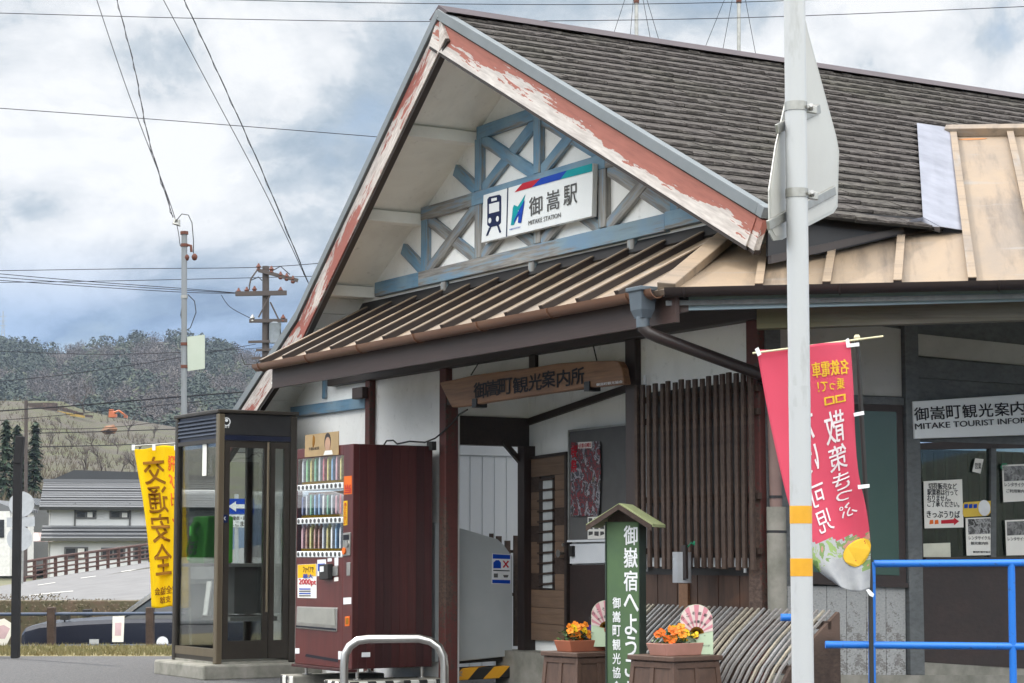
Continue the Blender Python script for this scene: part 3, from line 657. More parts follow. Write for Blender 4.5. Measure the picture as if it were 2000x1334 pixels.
# gable vent, cable
slab('vent', PF(-.02), [(1012, 180), (1036, 172), (1036, 196), (1012, 202)], M['soffit'], st, t=.03)
for k in range(4): slab('vent_slat', PF(-.02), [(1015, 185 + k * 4), (1033, 179 + k * 4), (1033, 181 + k * 4), (1015, 187 + k * 4)], M['ink_grey'], st, t=.004, off=.004)
pc = PF(-.075)
MB().tube([pc.at(*q) for q in ((750, 869), (755, 861), (768, 860), (776, 867), (800, 862), (830, 864), (850, 856), (868, 841), (884, 826), (896, 810), (913, 800))], .007, 6).build('cable', M['rubber'], st, smooth=60)
# concrete step of the porch
MB(BM).box(-.25, 2.78, .62, .86, -.15, .17).build('porch_step', M['concrete'], st)
# ================================================================ SIGNS ON THE STATION
c5 = crop(680, 150, 1542 / 520.0)
ps = PF(-.10)
sg = thing('station_sign', 'white station name sign with train pictogram and red, blue and teal stripe on the gable', 'sign', ps.at(1050, 470))
slab('panel', ps, c5((783, 685), (1418, 500), (1410, 808), (770, 962)), M['sign_white'], sg, t=.045, bevel=.004)
slab('divider', ps, c5((924, 644), (929, 642), (921, 926), (916, 928)), M['ink_navy'], sg, t=.002, off=.004)
def decal(name, pts, m, par, pl=ps, cr=c5, off=.004): return slab(name, pl, cr(*pts) if cr else pts, M[m] if isinstance(m, str) else m, par, t=.002, off=off)
decal('stripe', [(966, 669), (1012, 617), (1117, 588), (1080, 636)], 'ink_red', sg)
decal('stripe', [(1067, 640), (1117, 588), (1272, 542), (1232, 594)], 'ink_blue', sg, off=.0045)
decal('stripe', [(1232, 594), (1272, 542), (1416, 502), (1415, 548)], 'ink_teal', sg, off=.005)
tr = decal('train_pictogram', [(808, 712), (818, 696), (878, 683), (888, 692), (886, 846), (872, 860), (824, 872), (808, 858)], 'ink_navy', sg)
decal('cab_window', [(820, 738), (878, 723), (878, 778), (820, 793)], 'sign_white', tr, off=.0065)
decal('headboard', [(833, 706), (864, 699), (864, 715), (833, 723)], 'sign_white', tr, off=.0065)
for x, y in ((824, 833), (868, 823)):
    a, b = ps.L(*c5((x, y))[0]); MB(ps.M).prism([(a + .022 * math.cos(i * .5236), b + .022 * math.sin(i * .5236)) for i in range(12)], .0045, .0065).build('headlight', M['sign_white'], tr)
decal('rail', [(818, 873), (830, 870), (810, 920), (800, 922)], 'ink_navy', tr); decal('rail', [(864, 862), (874, 860), (888, 900), (878, 904)], 'ink_navy', tr)
decal('logo', [(956, 760), (962, 742), (985, 752), (985, 790), (962, 858), (944, 860), (952, 800)], 'ink_teal', sg); decal('logo', [(980, 760), (1028, 682), (1018, 722), (992, 778)], 'ink_teal', sg, off=.0045)
decal('logo', [(962, 835), (998, 762), (1024, 716), (1004, 846), (986, 846), (990, 795), (965, 846)], 'ink_blue', sg, off=.0055)
pcr = lambda x, y: c5((x, y))[0]
text('lettering', ps, pcr(938, 890), pcr(998, 866), 'MEITETSU', M['ink_blue'], sg, bold=.02)
for ch, (xa, ya, xb, yb) in (('御', (1050, 811, 1126, 682)), ('嵩', (1152, 782, 1226, 648)), ('駅', (1250, 752, 1328, 614))):
    text('lettering', ps, pcr(xa, ya), pcr(xb, yb), ch, M['ink_grey'], sg, bold=.012)
text('lettering', ps, pcr(1047, 861), pcr(1233, 786), 'MITAKE STATION', M['ink_grey'], sg, bold=.012)
# carved wooden board over the porch
c1 = crop(820, 650, 1906 / 500.0); pw = PF(-.17)
wb = thing('wooden_signboard', 'long natural wood plank sign with black brushed characters hung over the porch', 'sign', pw.at(1040, 780))
slab('plank', pw, c1((145, 370), (300, 338), (400, 314), (560, 292), (840, 258), (1020, 228), (1200, 214), (1440, 206), (1476, 214), (1503, 262), (1522, 384), (1240, 406), (900, 458), (520, 515), (330, 548), (238, 556), (196, 478)), M['board_wood'], wb, t=.06, bevel=.008)
chs = '御嵩町観光案内所'; cs = [(452, 428), (548, 410), (642, 398), (752, 388), (862, 366), (962, 344), (1072, 338), (1178, 322)]
for i, (ch, (x, y)) in enumerate(zip(chs, cs)):
    w = 48 if i != 3 else 56; h = 66 if i < 4 else 68
    q = lambda x, y: c1((x, y))[0]
    text('lettering', pw, q(x - w, y + h), q(x + w, y - h), ch, M['ink'], wb, bold=.032)
text('lettering', pw, q(1318, 398), q(1512, 352), '御嵩町観光協会', M['ink_white'], wb, bold=.01)
for x, y in ((412, 528), (1250, 404)):
    a = pw.L(*q(x, y)); MB(pw.M).box(a[0] - .035, a[0] + .035, a[1] - .03, a[1] + .04, -.09, .012).build('bracket', M['black_metal'], wb, bevel=.004)
for (xa, ya, xb, yb) in ((380, 316, 437, 225), (1318, 208, 1292, 100)):
    MB().tube([pw.at(*q(xa, ya), -.02), PF(-.13).at(*q(xb, yb))], .005, 6).build('hanger_wire', M['black_metal'], wb)
# tourist information sign over the ticket window
pt = PS(4.29); pt = Plane(pt.at(1786, 820), pt.at(2000, 808) - pt.at(1786, 820), Z3); ti = thing('tourist_office_sign', 'pale sign with dark lettering above the ticket window', 'sign', pt.at(1890, 855))
slab('panel', pt, [(1784, 784), (2110, 762), (2110, 846), (1787, 857)], M['sign_white'], ti, t=.04, bevel=.004)
x0 = 1786
for i, ch in enumerate('御嵩町観光案内所'):
    x = x0 + i * 31.4; text('lettering', pt, (x, 822 - i * 1.75), (x + 26, 795 - i * 1.9), ch, M['ink_navy'] if 0 else M['ink'], ti, bold=.02)
text('lettering', pt, (1787, 839), (2075, 811), 'MITAKE TOURIST INFORMATION', M['ink'], ti, bold=.015)
# ---- notice board with posters in the porch
nb = thing('notice_board', 'dark grey notice board on the back wall of the porch', 'notice board', PF(.83).at(1170, 1057))
pnb = PF(.80)
slab('board', pnb, [(1112, 843), (1240, 828), (1240, 1055), (1112, 1057)], plain('board_grey', (0.105, 0.105, 0.105), .7), nb, t=.03)
slab('frame', pnb, [(1110, 842), (1113, 841.5), (1113, 1058), (1110, 1058)], M['galv'], nb, t=.03, off=.006); slab('frame', pnb, [(1110, 840), (1240, 825), (1240, 828.5), (1110, 844)], M['galv'], nb, t=.03, off=.004)
slab('frame', pnb, [(1110, 1055), (1240, 1052), (1240, 1057), (1110, 1059)], M['siding'], nb, t=.04, off=.012)
pp_ = PF(.785)
po = thing('event_poster', 'tall colourful event poster with red and black pictures on the notice board', 'poster', pp_.at(1143, 1008))
slab('sheet', pp_, c1((1128, 815), (1345, 808), (1350, 1050), (1340, 1330), (1338, 1364), (1128, 1366)), print_mat('poster_print', [(0.16, 0.14, 0.19), (0.10, 0.10, 0.13), (0.03, 0.03, 0.04), (0.24, 0.03, 0.04), (0.03, 0.03, 0.035), (0.34, 0.33, 0.36), (0.06, 0.06, 0.08), (0.02, 0.02, 0.02), (0.24, 0.20, 0.08)], 13, (1, .7, 1)), po, t=.003, off=.006)
q1 = lambda x, y: c1((x, y))[0]
slab('headline_band', pp_, c1((1185, 815), (1286, 810), (1286, 858), (1185, 862)), M['paper'], po, t=.001, off=.0085)
text('lettering', pp_, q1(1190, 858), q1(1282, 818), '4月第1日曜日', M['ink_red'], po, bold=.02, off=.011)
text('lettering', pp_, q1(1135, 930), q1(1178, 835), '桜', M['ink_red'], po, bold=.03, off=.011); text('lettering', pp_, q1(1135, 1040), q1(1178, 945), '祭', M['ink_red'], po, bold=.03, off=.011)
nl = thing('newsletter_sheet', 'white sheet of small black pictures and text low on the notice board', 'paper', pp_.at(1170, 1053))
slab('sheet', pp_, [(1149, 1010), (1186, 1008), (1186, 1052), (1149, 1053)], M['paper'], nl, t=.003, off=.006)
for k in range(9):
    x = 1151 + (k % 3) * 11.5; y = 1012 + (k // 3) * 13
    slab('printed_block', pp_, [(x, y), (x + R.uniform(5, 9), y), (x + 8, y + R.uniform(5, 9)), (x, y + 8)], M['ink_grey'], nl, t=.001, off=.008)
# ---- papers behind the ticket window
def sheet(label, pts, pl=PS(4.225), m='paper', name='window_notice', cat='notice', group=None):
    t_ = thing(name, label, cat, pl.at(*pts[-1]), group); slab('sheet', pl, pts, M[m] if isinstance(m, str) else m, t_, t=.002); return t_, pl
def lines(t_, pl, rows, m='ink', bold=.01):
    for (xa, ya, xb, yb, s) in rows: text('lettering', pl, (xa, ya), (xb, yb), s, M[m], t_, off=.002, bold=bold)
w1, pl = sheet('large white notice on ticket sales with a red arrow', [(1804, 940), (1879, 936), (1882, 1030), (1806, 1032)])
lines(w1, pl, [(1813, 955, 1868, 944, '切符販売など'), (1811, 967, 1870, 956, '駅業務は行って'), (1811, 978, 1856, 968, 'おりません。'), (1811, 990, 1873, 979, 'ご了承ください。'), (1810, 1011, 1874, 998, 'きっぷうりば')], bold=.018)
slab('arrow', pl, [(1838, 1016), (1863, 1014), (1863, 1011), (1873, 1018), (1863, 1026), (1863, 1022), (1838, 1023)], M['ink_red'], w1, t=.001, off=.002)
for k in range(2): slab('small_figure', pl, [(1816 + k * 10, 1016), (1822 + k * 10, 1015), (1823 + k * 10, 1023), (1815 + k * 10, 1024)], M['ink_orange'], w1, t=.001, off=.002)
w2, pl = sheet('small leaflet with photo below the yellow cut-out at the ticket window', [(1886, 1012), (1938, 1010), (1940, 1084), (1888, 1085)])
slab('photo', pl, [(1890, 1014), (1936, 1012), (1937, 1042), (1891, 1044)], print_mat('mono_photo', [(0.03,) * 3, (0.10,) * 3, (0.3,) * 3, (0.02,) * 3, (0.15,) * 3], 20), w2, t=.001, off=.002); lines(w2, pl, [(1892, 1054, 1934, 1047, 'レンタサイクル'), (1896, 1064, 1930, 1058, '観光案内所'), (1900, 1080, 1934, 1076, '御嵩町観光協会')])
w3, pl = sheet('white flyer with a grey photo, upper of two right of the window bar', [(1957, 908), (2010, 906), (2012, 978), (1960, 981)])
slab('photo', pl, [(1960, 911), (2008, 909), (2009, 938), (1961, 940)], print_mat('mono_photo_two', [(0.05,) * 3, (0.12,) * 3, (0.25,) * 3, (0.02,) * 3], 16), w3, t=.001, off=.002); lines(w3, pl, [(1962, 950, 2006, 943, 'レンタサイクル'), (1965, 962, 2000, 956, 'ご利用案内')])
w4, pl = sheet('white flyer with a grey photo, lower of two right of the window bar', [(1963, 1016), (2014, 1014), (2016, 1084), (1966, 1085)])
slab('photo', pl, [(1966, 1019), (2012, 1017), (2013, 1044), (1967, 1046)], print_mat('mono_photo_three', [(0.04,) * 3, (0.10,) * 3, (0.2,) * 3, (0.02,) * 3], 18), w4, t=.001, off=.002); lines(w4, pl, [(1968, 1056, 2010, 1049, 'レンタサイクル')])
w5, pl = sheet('cream paper with a faint drawn arrow on the ticket window ledge', [(1798, 1062), (1856, 1060), (1857, 1090), (1799, 1090)], m=plain('cream_paper', (0.62, 0.62, 0.52), .7))
w6, pl = sheet('small tilted white card stuck high on the ticket window', [(1905, 895), (1921, 897), (1915, 925), (1899, 921)]); lines(w6, pl, [(1904, 916, 1916, 904, '営業')])
w7, pl = sheet('yellow train-shaped cut-out beside a round white and green badge', [(1880, 986), (1884, 981), (1912, 979), (1936, 978), (1936, 1000), (1930, 1007), (1884, 1010), (1880, 1004)], m=plain('yellow_card', (0.70, 0.48, 0.05), .6), name='window_cutout', cat='cut-out')
for k in range(3): slab('train_window', pl, [(1883 + k * 9, 985), (1890 + k * 9, 984), (1890 + k * 9, 992), (1883 + k * 9, 993)], M['ink_blue'], w7, t=.001, off=.002)
a, b = pl.L(1922, 992); MB(pl.M).prism([(a + .055 * math.cos(i * .4), b + .055 * math.sin(i * .4)) for i in range(16)], .001, .003).build('badge', M['ink_white'], w7)
w8, pl = sheet('small green round sticker at the window bar', [(1954, 912), (1958, 905), (1966, 905), (1970, 912), (1966, 919), (1958, 919)], m='ink_green', name='window_sticker', cat='sticker')

# ================================================================ VENDING MACHINE
vg = thing('vending_machine', 'dark red wood-patterned drinks vending machine with lit display of cans and bottles', 'vending machine', B(-.53, -.5, -.08))
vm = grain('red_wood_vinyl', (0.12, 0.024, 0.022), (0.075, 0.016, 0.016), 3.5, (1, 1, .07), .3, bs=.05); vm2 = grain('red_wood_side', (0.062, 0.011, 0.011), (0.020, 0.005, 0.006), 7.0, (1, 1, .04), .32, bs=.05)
pv_ = PF(-.84)
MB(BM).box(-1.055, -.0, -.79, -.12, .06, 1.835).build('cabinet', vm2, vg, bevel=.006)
c4 = crop(540, 800, 999 / 400.0)
def vp(x, y): return pv_.L(*c4((x, y))[0])
wa, wb_, = vp(100, 237), vp(327, 716)
X0, X1, Z0, Z1 = vp(100, 480)[0], vp(326, 480)[0], vp(210, 712)[1], vp(210, 232)[1]
dm = MB(BM)      # door frame around the display
dm.box(-1.055, X0, -.84, -.792, .06, 1.835).box(X1, 0, -.84, -.792, .06, 1.835).box(X0, X1, -.84, -.792, Z1, 1.835).box(X0, X1, -.84, -.792, .06, Z0)
door = dm.build('door', vm, vg, bevel=.004)
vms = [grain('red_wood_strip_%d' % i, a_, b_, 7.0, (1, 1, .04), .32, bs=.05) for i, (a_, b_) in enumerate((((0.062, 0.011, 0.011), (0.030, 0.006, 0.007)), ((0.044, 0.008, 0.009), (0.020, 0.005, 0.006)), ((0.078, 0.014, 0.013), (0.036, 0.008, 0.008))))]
for i in range(9):
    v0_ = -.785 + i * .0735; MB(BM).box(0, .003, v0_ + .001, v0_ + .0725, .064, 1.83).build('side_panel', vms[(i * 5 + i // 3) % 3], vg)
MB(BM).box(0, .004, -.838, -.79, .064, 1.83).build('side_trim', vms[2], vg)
em = NT('display_backlight'); em.bs.inputs['Emission Color'].default_value = (0.75, 0.9, 1, 1); em.bs.inputs['Emission Strength'].default_value = 0.8; M['disp'] = em.fin((0.45, 0.60, 0.70), .5)
MB(BM).box(X0, X1, -.7915, -.7905, Z0, Z1).build('display_back', M['disp'], vg)
rows = [(vp(210, 375)[1] - .0, vp(210, 250)[1]), (vp(210, 540)[1], vp(210, 400)[1]), (vp(210, 704)[1], vp(210, 565)[1])]
bk = [None, plain('brown_shelf_back', (0.30, 0.13, 0.05), .6), plain('green_shelf_back', (0.05, 0.22, 0.22), .6)]
inks = [(0.5, 0.55, 0.6), (0.1, 0.3, 0.55), (0.05, 0.35, 0.2), (0.65, 0.68, 0.7), (0.5, 0.42, 0.05), (0.45, 0.03, 0.06), (0.3, 0.08, 0.02), (0.02, 0.06, 0.25), (0.55, 0.25, 0.3), (0.12, 0.45, 0.15)]
mi_ = [plain('drink_ink_%d' % i, tuple(.85 * x + .14 for x in c), .35, 0, tuple(min(1, x * .8 + .36) for x in c), 30, (.6, .6, 1), bs=0) for i, c in enumerate(inks)]
for r, (zb_, zt_) in enumerate(rows):
    if bk[r]: MB(BM).box(X0 + .12, X1 - .01, -.793, -.792, zb_ + .06, zt_).build('shelf_back', bk[r], vg)
    sh_ = MB(BM).box(X0 + .01, X1 - .005, -.845, -.80, zb_ - .028, zb_ + .022).build('button_row', M['sign_white'], vg, bevel=.006)
    for k in range(11):
        u = X0 + .05 + (X1 - X0 - .1) * k / 10; MB(BM).cyl((u, -.845, zb_ - .002), (u, -.851, zb_ - .002), .018, 10).build('button', M['ink_grey'], sh_)
    MB(BM).box(X0 + .07, X1 - .02, -.83, -.8, zb_ + .023, zb_ + .045).build('price_strip', M['ink_yellow'], vg)
    for k in range(10):
        u = X0 + .10 + (X1 - X0 - .16) * k / 9; h = (.26 if r == 0 else .17 if r == 1 else .23) * R.uniform(.9, 1.04); w = .0255
        prof = [(w, 0), (w, h * .62), (w * .9, h * .72), (w * .42, h * .9), (w * .42, h)] if r != 1 else [(w * .9, 0), (w, .01), (w, h - .012), (w * .85, h)]
        MB(Matrix.Translation(B(u, -.815, zb_ + .046))).lathe(prof, 10).build('drink_sample', mi_[R.randrange(10) if r else (k * 7 + R.randrange(3)) % 10], vg, smooth=40)
        if R.random() < .8: MB(BM).box(u - .03, u + .03, -.806, -.803, zt_ - .07, zt_ - .03).build('price_tag', M['paper' if k % 3 else 'ink_yellow'], vg)
MB(BM).box(X0, X1, -.8385, -.8365, Z0, Z1).build('display_glass', glass('display_glass', (.97, .98, 1), .1), vg)
def vd(name, pts, m, off=.002, t=.003, par=None, **kw): return slab(name, pv_, c4(*pts), M[m] if isinstance(m, str) else m, par or vg, t=t, off=off, **kw)
vd('coin_panel', [(329, 603), (365, 598), (362, 712), (327, 716)], 'galv', .012, .02, bevel=.004)
vd('coin_display', [(334, 612), (360, 609), (360, 634), (334, 637)], 'ink', .016)
for (x, y, m) in ((352, 655, 'steel'), (338, 690, 'ink_orange')):
    a = pv_.L(*c4((x, y))[0]); MB(pv_.M).prism([(a[0] + .028 * math.cos(i * .5236), a[1] + .028 * math.sin(i * .5236)) for i in range(12)], .01, .022).build('coin_knob', M[m], vg)
vd('sticker', [(330, 326), (368, 322), (368, 412), (330, 415)], 'ink_orange'); vd('sticker', [(328, 446), (347, 444), (346, 563), (328, 566)], 'ink_yellow', par=vg)
text('lettering', pv_, c4((334, 408))[0], c4((364, 365))[0], '当', M['ink_red'], vg, off=.004, bold=.03); text('lettering', pv_, c4((331, 560))[0], c4((345, 452))[0], 'あたたかい', M['ink_red'], vg, off=.004, bold=.02, vertical=True)
ps_ = vd('promo_poster', [(104, 757), (196, 752), (196, 920), (104, 918)], 'paper')
vd('promo_band', [(106, 758), (194, 753), (194, 812), (106, 822)], 'ink_yellow', .004, .001, ps_)
text('lettering', pv_, c4((132, 795))[0], c4((184, 765))[0], 'ファイアで', M['ink'], ps_, off=.006, bold=.02)
text('lettering', pv_, c4((112, 860))[0], c4((196, 828))[0], '2000pt', M['ink_red'], ps_, off=.006, bold=.03)
text('lettering', pv_, c4((132, 822))[0], c4((182, 802))[0], '最大', M['ink_blue'], ps_, off=.006, bold=.02)
for k in range(4): vd('small_print', [(112, 872 + k * 11), (168, 872 + k * 11), (168, 878 + k * 11), (112, 878 + k * 11)], 'ink_grey' if k % 2 else 'ink_blue', .004, .001, ps_)
vd('sticker', [(200, 733), (242, 730), (242, 808), (200, 812)], 'ink_white'); vd('sticker_print', [(204, 752), (238, 750), (238, 786), (204, 788)], 'ink_blue', .004, .001)
rd = vd('card_reader', [(234, 756), (277, 752), (277, 826), (234, 830)], 'rubber', .05, .05, bevel=.006); vd('reader_screen', [(240, 766), (258, 764), (258, 790), (240, 792)], 'sign_white', .053, .003, rd)
vd('bill_slot', [(280, 766), (303, 763), (303, 810), (280, 813)], 'galv', .014, .014, bevel=.004); vd('sticker', [(284, 722), (302, 720), (302, 760), (284, 762)], 'ink_white'); vd('sticker', [(282, 818), (302, 816), (302, 836), (282, 838)], 'paper'); vd('sticker', [(250, 726), (270, 724), (270, 740), (250, 742)], 'ink_white')
vd('lock_plate', [(345, 746), (362, 744), (361, 810), (345, 812)], 'steel', .008, .01, bevel=.004)
vd('sticker', [(327, 918), (365, 916), (365, 948), (327, 950)], 'ink_white'); vd('sticker', [(336, 1010), (358, 1007), (357, 1055), (336, 1057)], 'ink_orange', .004); vd('sticker_print', [(340, 1018), (354, 1016), (354, 1046), (340, 1048)], 'ink_brown', .006, .001)
fl_ = vd('delivery_door', [(104, 960), (300, 966), (298, 1084), (100, 1066)], 'steel', .012, .02, bevel=.006); vd('delivery_flap', [(118, 966), (292, 972), (296, 1054), (108, 1036)], plain('grey_flap', (0.36, 0.36, 0.33), .3, .3), .02, .01, fl_)
vd('delivery_slot', [(104, 1052), (298, 1068), (298, 1078), (102, 1060)], 'ink', .016, .004, fl_)
vd('kick_vent', [(145, 1192), (300, 1218), (300, 1232), (140, 1204)], 'ink', .002, .004)
vd('sticker', [(92, 1164), (112, 1164), (112, 1190), (92, 1190)], 'ink_white'); vd('sticker', [(302, 1178), (326, 1180), (326, 1220), (302, 1218)], 'ink_white')
MB(BM).box(-1.05, .02, -.875, -.80, .035, .058).build('kick_bar', vm2, vg, bevel=.004)
for (u, v) in ((-1.0, -.76), (-.06, -.76), (-1.0, -.18), (-.06, -.18)):
    MB(Matrix.Translation(B(u, v, 0))).lathe([(.035, -.03), (.035, -.02), (.014, -.015), (.014, .06)], 12).build('foot', M['steel'], vg, smooth=40)
MB(PS(.0).M).box(*[PS(.0).L(715, 0)[0], PS(.0).L(731, 0)[0]], *[PS(.0).L(720, 1274)[1], PS(.0).L(720, 1283)[1]], 0.0045, .007).build('rating_plate', M['ink_white'], vg)
ap = slab('top_card', PF(-.85), [(596, 850), (661, 842), (661, 888), (595, 893)], plain('gold_card', (0.42, 0.29, 0.14), .45), vg, t=.006)
pa_ = PF(-.85); text('lettering', pa_, (604, 880), (624, 872), '午後の紅茶', M['ink_brown'] if 0 else M['ink'], ap, off=.003, bold=.01)
pr_ = [(a * .5 + .5, b) for a, b in ()]
a, b = pa_.L(612, 862); MB(pa_.M).prism([(a + .035 * math.sin(i * .5236) * (.6 + .4 * math.cos(i * .26)), b + .05 * math.cos(i * .5236)) for i in range(12)], .0, .003).build('emblem', M['ink_brown'], ap)
a, b = pa_.L(640, 868); fa = MB(pa_.M); fa.prism([(a + .06 * math.cos(i * .3927), b + .02 + .075 * math.sin(i * .3927)) for i in range(16)], 0, .002); fa.build('printed_hair', plain('print_dark', (0.03, 0.02, 0.018), .5), ap)
fa = MB(pa_.M); fa.prism([(a + .005 + .05 * math.cos(i * .3927), b + .0 + .06 * math.sin(i * .3927)) for i in range(16)], 0, .0035); fa.build('printed_face', plain('print_skin', (0.50, 0.30, 0.20), .5), ap)
fa = MB(pa_.M); fa.prism([(a - .07, b - .085), (a + .10, b - .085), (a + .08, b - .05), (a - .04, b - .05)], 0, .0045); fa.build('printed_shirt', M['paper'], ap)
MB(BM).box(-.03, .06, -.16, -.12, 1.80, 1.87).build('power_box', M['rubber'], vg)
fence_m = M['redpost']
# ---- hazard-taped concrete blocks
def stripes(name, ca, cb, scale, rot):
    t = NT(name); w = t.n('ShaderNodeTexWave'); mp = t.n('ShaderNodeMapping'); mp.inputs['Rotation'].default_value = rot; t.l(t.tc.outputs['Object'], mp.inputs[0]); t.l(mp.outputs[0], w.inputs[0])
    w.inputs['Scale'].default_value = scale; w.inputs['Distortion'].default_value = 0.25; w.inputs['Detail Scale'].default_value = 3
    n = t.noise(9, (1, 1, 1), 4); c = t.mix(t.ramp(w.outputs[1], .49, .51), col(ca), col(cb)); c = t.mix(t.ramp(n, .62, .68), c, (0.25, 0.24, 0.22)); return t.fin(c, .6)
M['bw_tape'] = stripes('black_white_tape', (0.02, 0.02, 0.02), (0.62, 0.62, 0.58), 3.2, (0, 0, .7)); M['by_tape'] = stripes('black_yellow_tape', (0.02, 0.02, 0.02), (0.75, 0.36, 0.02), 2.1, (0, .9, .6))
hz = tag(MB(BM).box(-1.12, -.86, -.95, -.1, -.17, -.03).build('concrete_block', [M['concrete']], None, bevel=.015), 'concrete block with black and white tape under the left of the red vending machine', 'block', 'concrete blocks under the machines')
hz.data.materials.append(M['bw_tape']); [setattr(p, 'material_index', 1) for p in hz.data.polygons if p.normal.x < -.5 or p.normal.y < -.5]
hz = tag(MB(BM).box(-.28, .10, -.95, -.0, -.17, -.03).build('concrete_block', [M['concrete'], M['bw_tape']], None, bevel=.015), 'long concrete block with black and white tape behind the steel hoop', 'block', 'concrete blocks under the machines')
[setattr(p, 'material_index', 1) for p in hz.data.polygons if p.normal.x > .5 or p.normal.y < -.5]
# ---- grey machine seen from its side in the porch
gm = thing('grey_machine', 'pale grey vending machine seen from its plain sloping side inside the porch', 'vending machine', B(-.45, .4, 0))
pg_ = PS(-.10)
slab('cabinet', pg_, [(850, 1020), (905, 1033), (972, 1053), (984, 1064), (1001, 1087), (1001, 1281), (905, 1291), (850, 1293)], plain('machine_grey', (0.42, 0.45, 0.46), .45, 0, (0.37, 0.40, 0.41), 3), gm, t=.62, bevel=.006)
slab('base', pg_, [(860, 1293), (996, 1283), (996, 1290), (860, 1300)], M['rubber'], gm, t=.5, off=-.04)
st_ = slab('sticker', pg_, [(961, 1081), (997, 1083), (997, 1141), (960, 1140)], M['ink_white'], gm, t=.002, off=.003)
for pts, m in (([(962, 1082), (996, 1084), (996, 1092), (962, 1091)], 'ink_blue'), ([(961, 1132), (996, 1133), (996, 1140), (961, 1139)], 'ink_blue'), ([(963, 1110), (963, 1099), (968, 1094), (974, 1094), (978, 1099), (978, 1110)], 'ink_blue'), ([(981, 1095), (984, 1095), (994, 1108), (991, 1109)], 'ink_red'), ([(991, 1095), (994, 1096), (984, 1109), (981, 1108)], 'ink_red'), ([(963, 1113), (995, 1114), (995, 1116), (963, 1115)], 'ink'), ([(964, 1120), (972, 1120), (972, 1128), (964, 1128)], 'ink_grey'), ([(982, 1123), (993, 1123), (991, 1128), (984, 1128)], 'ink_grey')):
    slab('printed_mark', pg_, pts, M[m], st_, t=.001, off=.0045)
hz = tag(slab('concrete_block', PS(-.02), [(880, 1306), (1038, 1299), (1038, 1316), (1034, 1322), (880, 1330)], M['by_tape'], None, t=.16, bevel=.008), 'black and yellow taped block in front of the pale grey machine', 'block', 'concrete blocks under the machines')
sf_ = thing('slat_fence', 'low dark wooden slat fence beyond the pale grey machine', 'fence', PS(-.45).at(1000, 1255)); q_ = PS(-.45)
for (xa, xb, yt) in ((958, 964, 1042), (971, 980, 1047), (988, 997, 1056), (1005, 1014, 1046)): slab('slat', q_, [(xa, yt), (xb, yt), (xb, 1262), (xa, 1262)], M['lattice'], sf_, t=.025)
for y in (1074, 1158): slab('rail', q_, [(940, y), (1030, y), (1030, y + 6), (940, y + 6)], M['lattice'], sf_, t=.02, off=-.026)

# ================================================================ PHONE BOOTH
CB = PD(18.5).at(420, 1298); lc = CB - BO; bu, bv = lc.dot(AU), lc.dot(AV); bz = CB.z
def edge_on(px, along):      # width of the booth along a building axis so that it ends at photo column px
    k = (px - 1000) / FPX; o = B(bu, bv, 0); ax = AV if along == 'v' else -AU
    return (k * o.y - o.x) / (ax.x - k * ax.y)
bd_, bw_ = edge_on(581, 'v'), edge_on(341, 'u')
bt = CH + (YH - 801) / FPX * 18.5
ph = thing('phone_booth', 'bronze-framed glass telephone booth with dark header and louvred top', 'phone booth', B(bu - bw_ / 2, bv + bd_ / 2, bz))
bron = plain('bronze_alu', (0.20, 0.165, 0.115), .35, .6, (0.16, 0.13, 0.09), 3, VERT); bdk = plain('dark_bronze', (0.050, 0.043, 0.036), .4, .4); bhd = plain('header_dark', (0.035, 0.035, 0.037), .35, .3); bnav = plain('navy_band', (0.008, 0.012, 0.035), .35)
BU0, BU1, BV0, BV1 = bu - bw_, bu, bv, bv + bd_
def bb(name, a, m, **kw): return MB(BM).box(*a).build(name, m, ph, **kw)
PW_ = .065
for (u, v) in ((BU1 - PW_, BV0), (BU0, BV0), (BU1 - PW_, BV1 - PW_), (BU0, BV1 - PW_)): bb('corner_post', (u, u + PW_, v, v + PW_, bz, bt - .03), bron if (u, v) == (BU1 - PW_, BV0) else bdk, bevel=.012)
bb('roof', (BU0 - .012, BU1 + .012, BV0 - .012, BV1 + .012, bt - .028, bt + .005), bdk, bevel=.008)
# road-side header with badge
bb('header', (BU1 - .05, BU1 - .008, BV0 + PW_, BV1 - PW_, bt - .22, bt - .03), bhd, bevel=.004); bb('header_band', (BU1 - .05, BU1 - .004, BV0 + PW_, BV1 - PW_, bt - .265, bt - .221), bnav)
bb('header', (BU0 + PW_, BU1 - PW_, BV1 - .05, BV1 - .008, bt - .27, bt - .03), bhd); bb('header', (BU0 + .008, BU0 + .05, BV0 + PW_, BV1 - PW_, bt - .27, bt - .03), bhd)
pbr = PS(0); pbr = Plane(B(BU1, 0, 0), AV, Z3); pbl = Plane(B(0, BV0, 0), AU, Z3)
a, b = pbr.L(443, 823.5); ring = lambda r: [(a + r * math.cos(i * .3142), b + r * math.sin(i * .3142)) for i in range(20)]
bg_ = MB(pbr.M)
for i in range(20):
    j = (i + 1) % 20; o_, n_ = ring(.038), ring(.030); bg_.prism([o_[i], o_[j], n_[j], n_[i]], -.008, -.005)
bg_.prism([(a + .014 * math.cos(i * .5236), b + .012 + .014 * math.sin(i * .5236)) for i in range(12)], -.008, -.005)
bg_.build('badge', M['ink_white'], ph); text('lettering', pbr, (437, 835.5), (449, 831), 'NTT', M['ink_white'], ph, off=-.005, bold=.03)
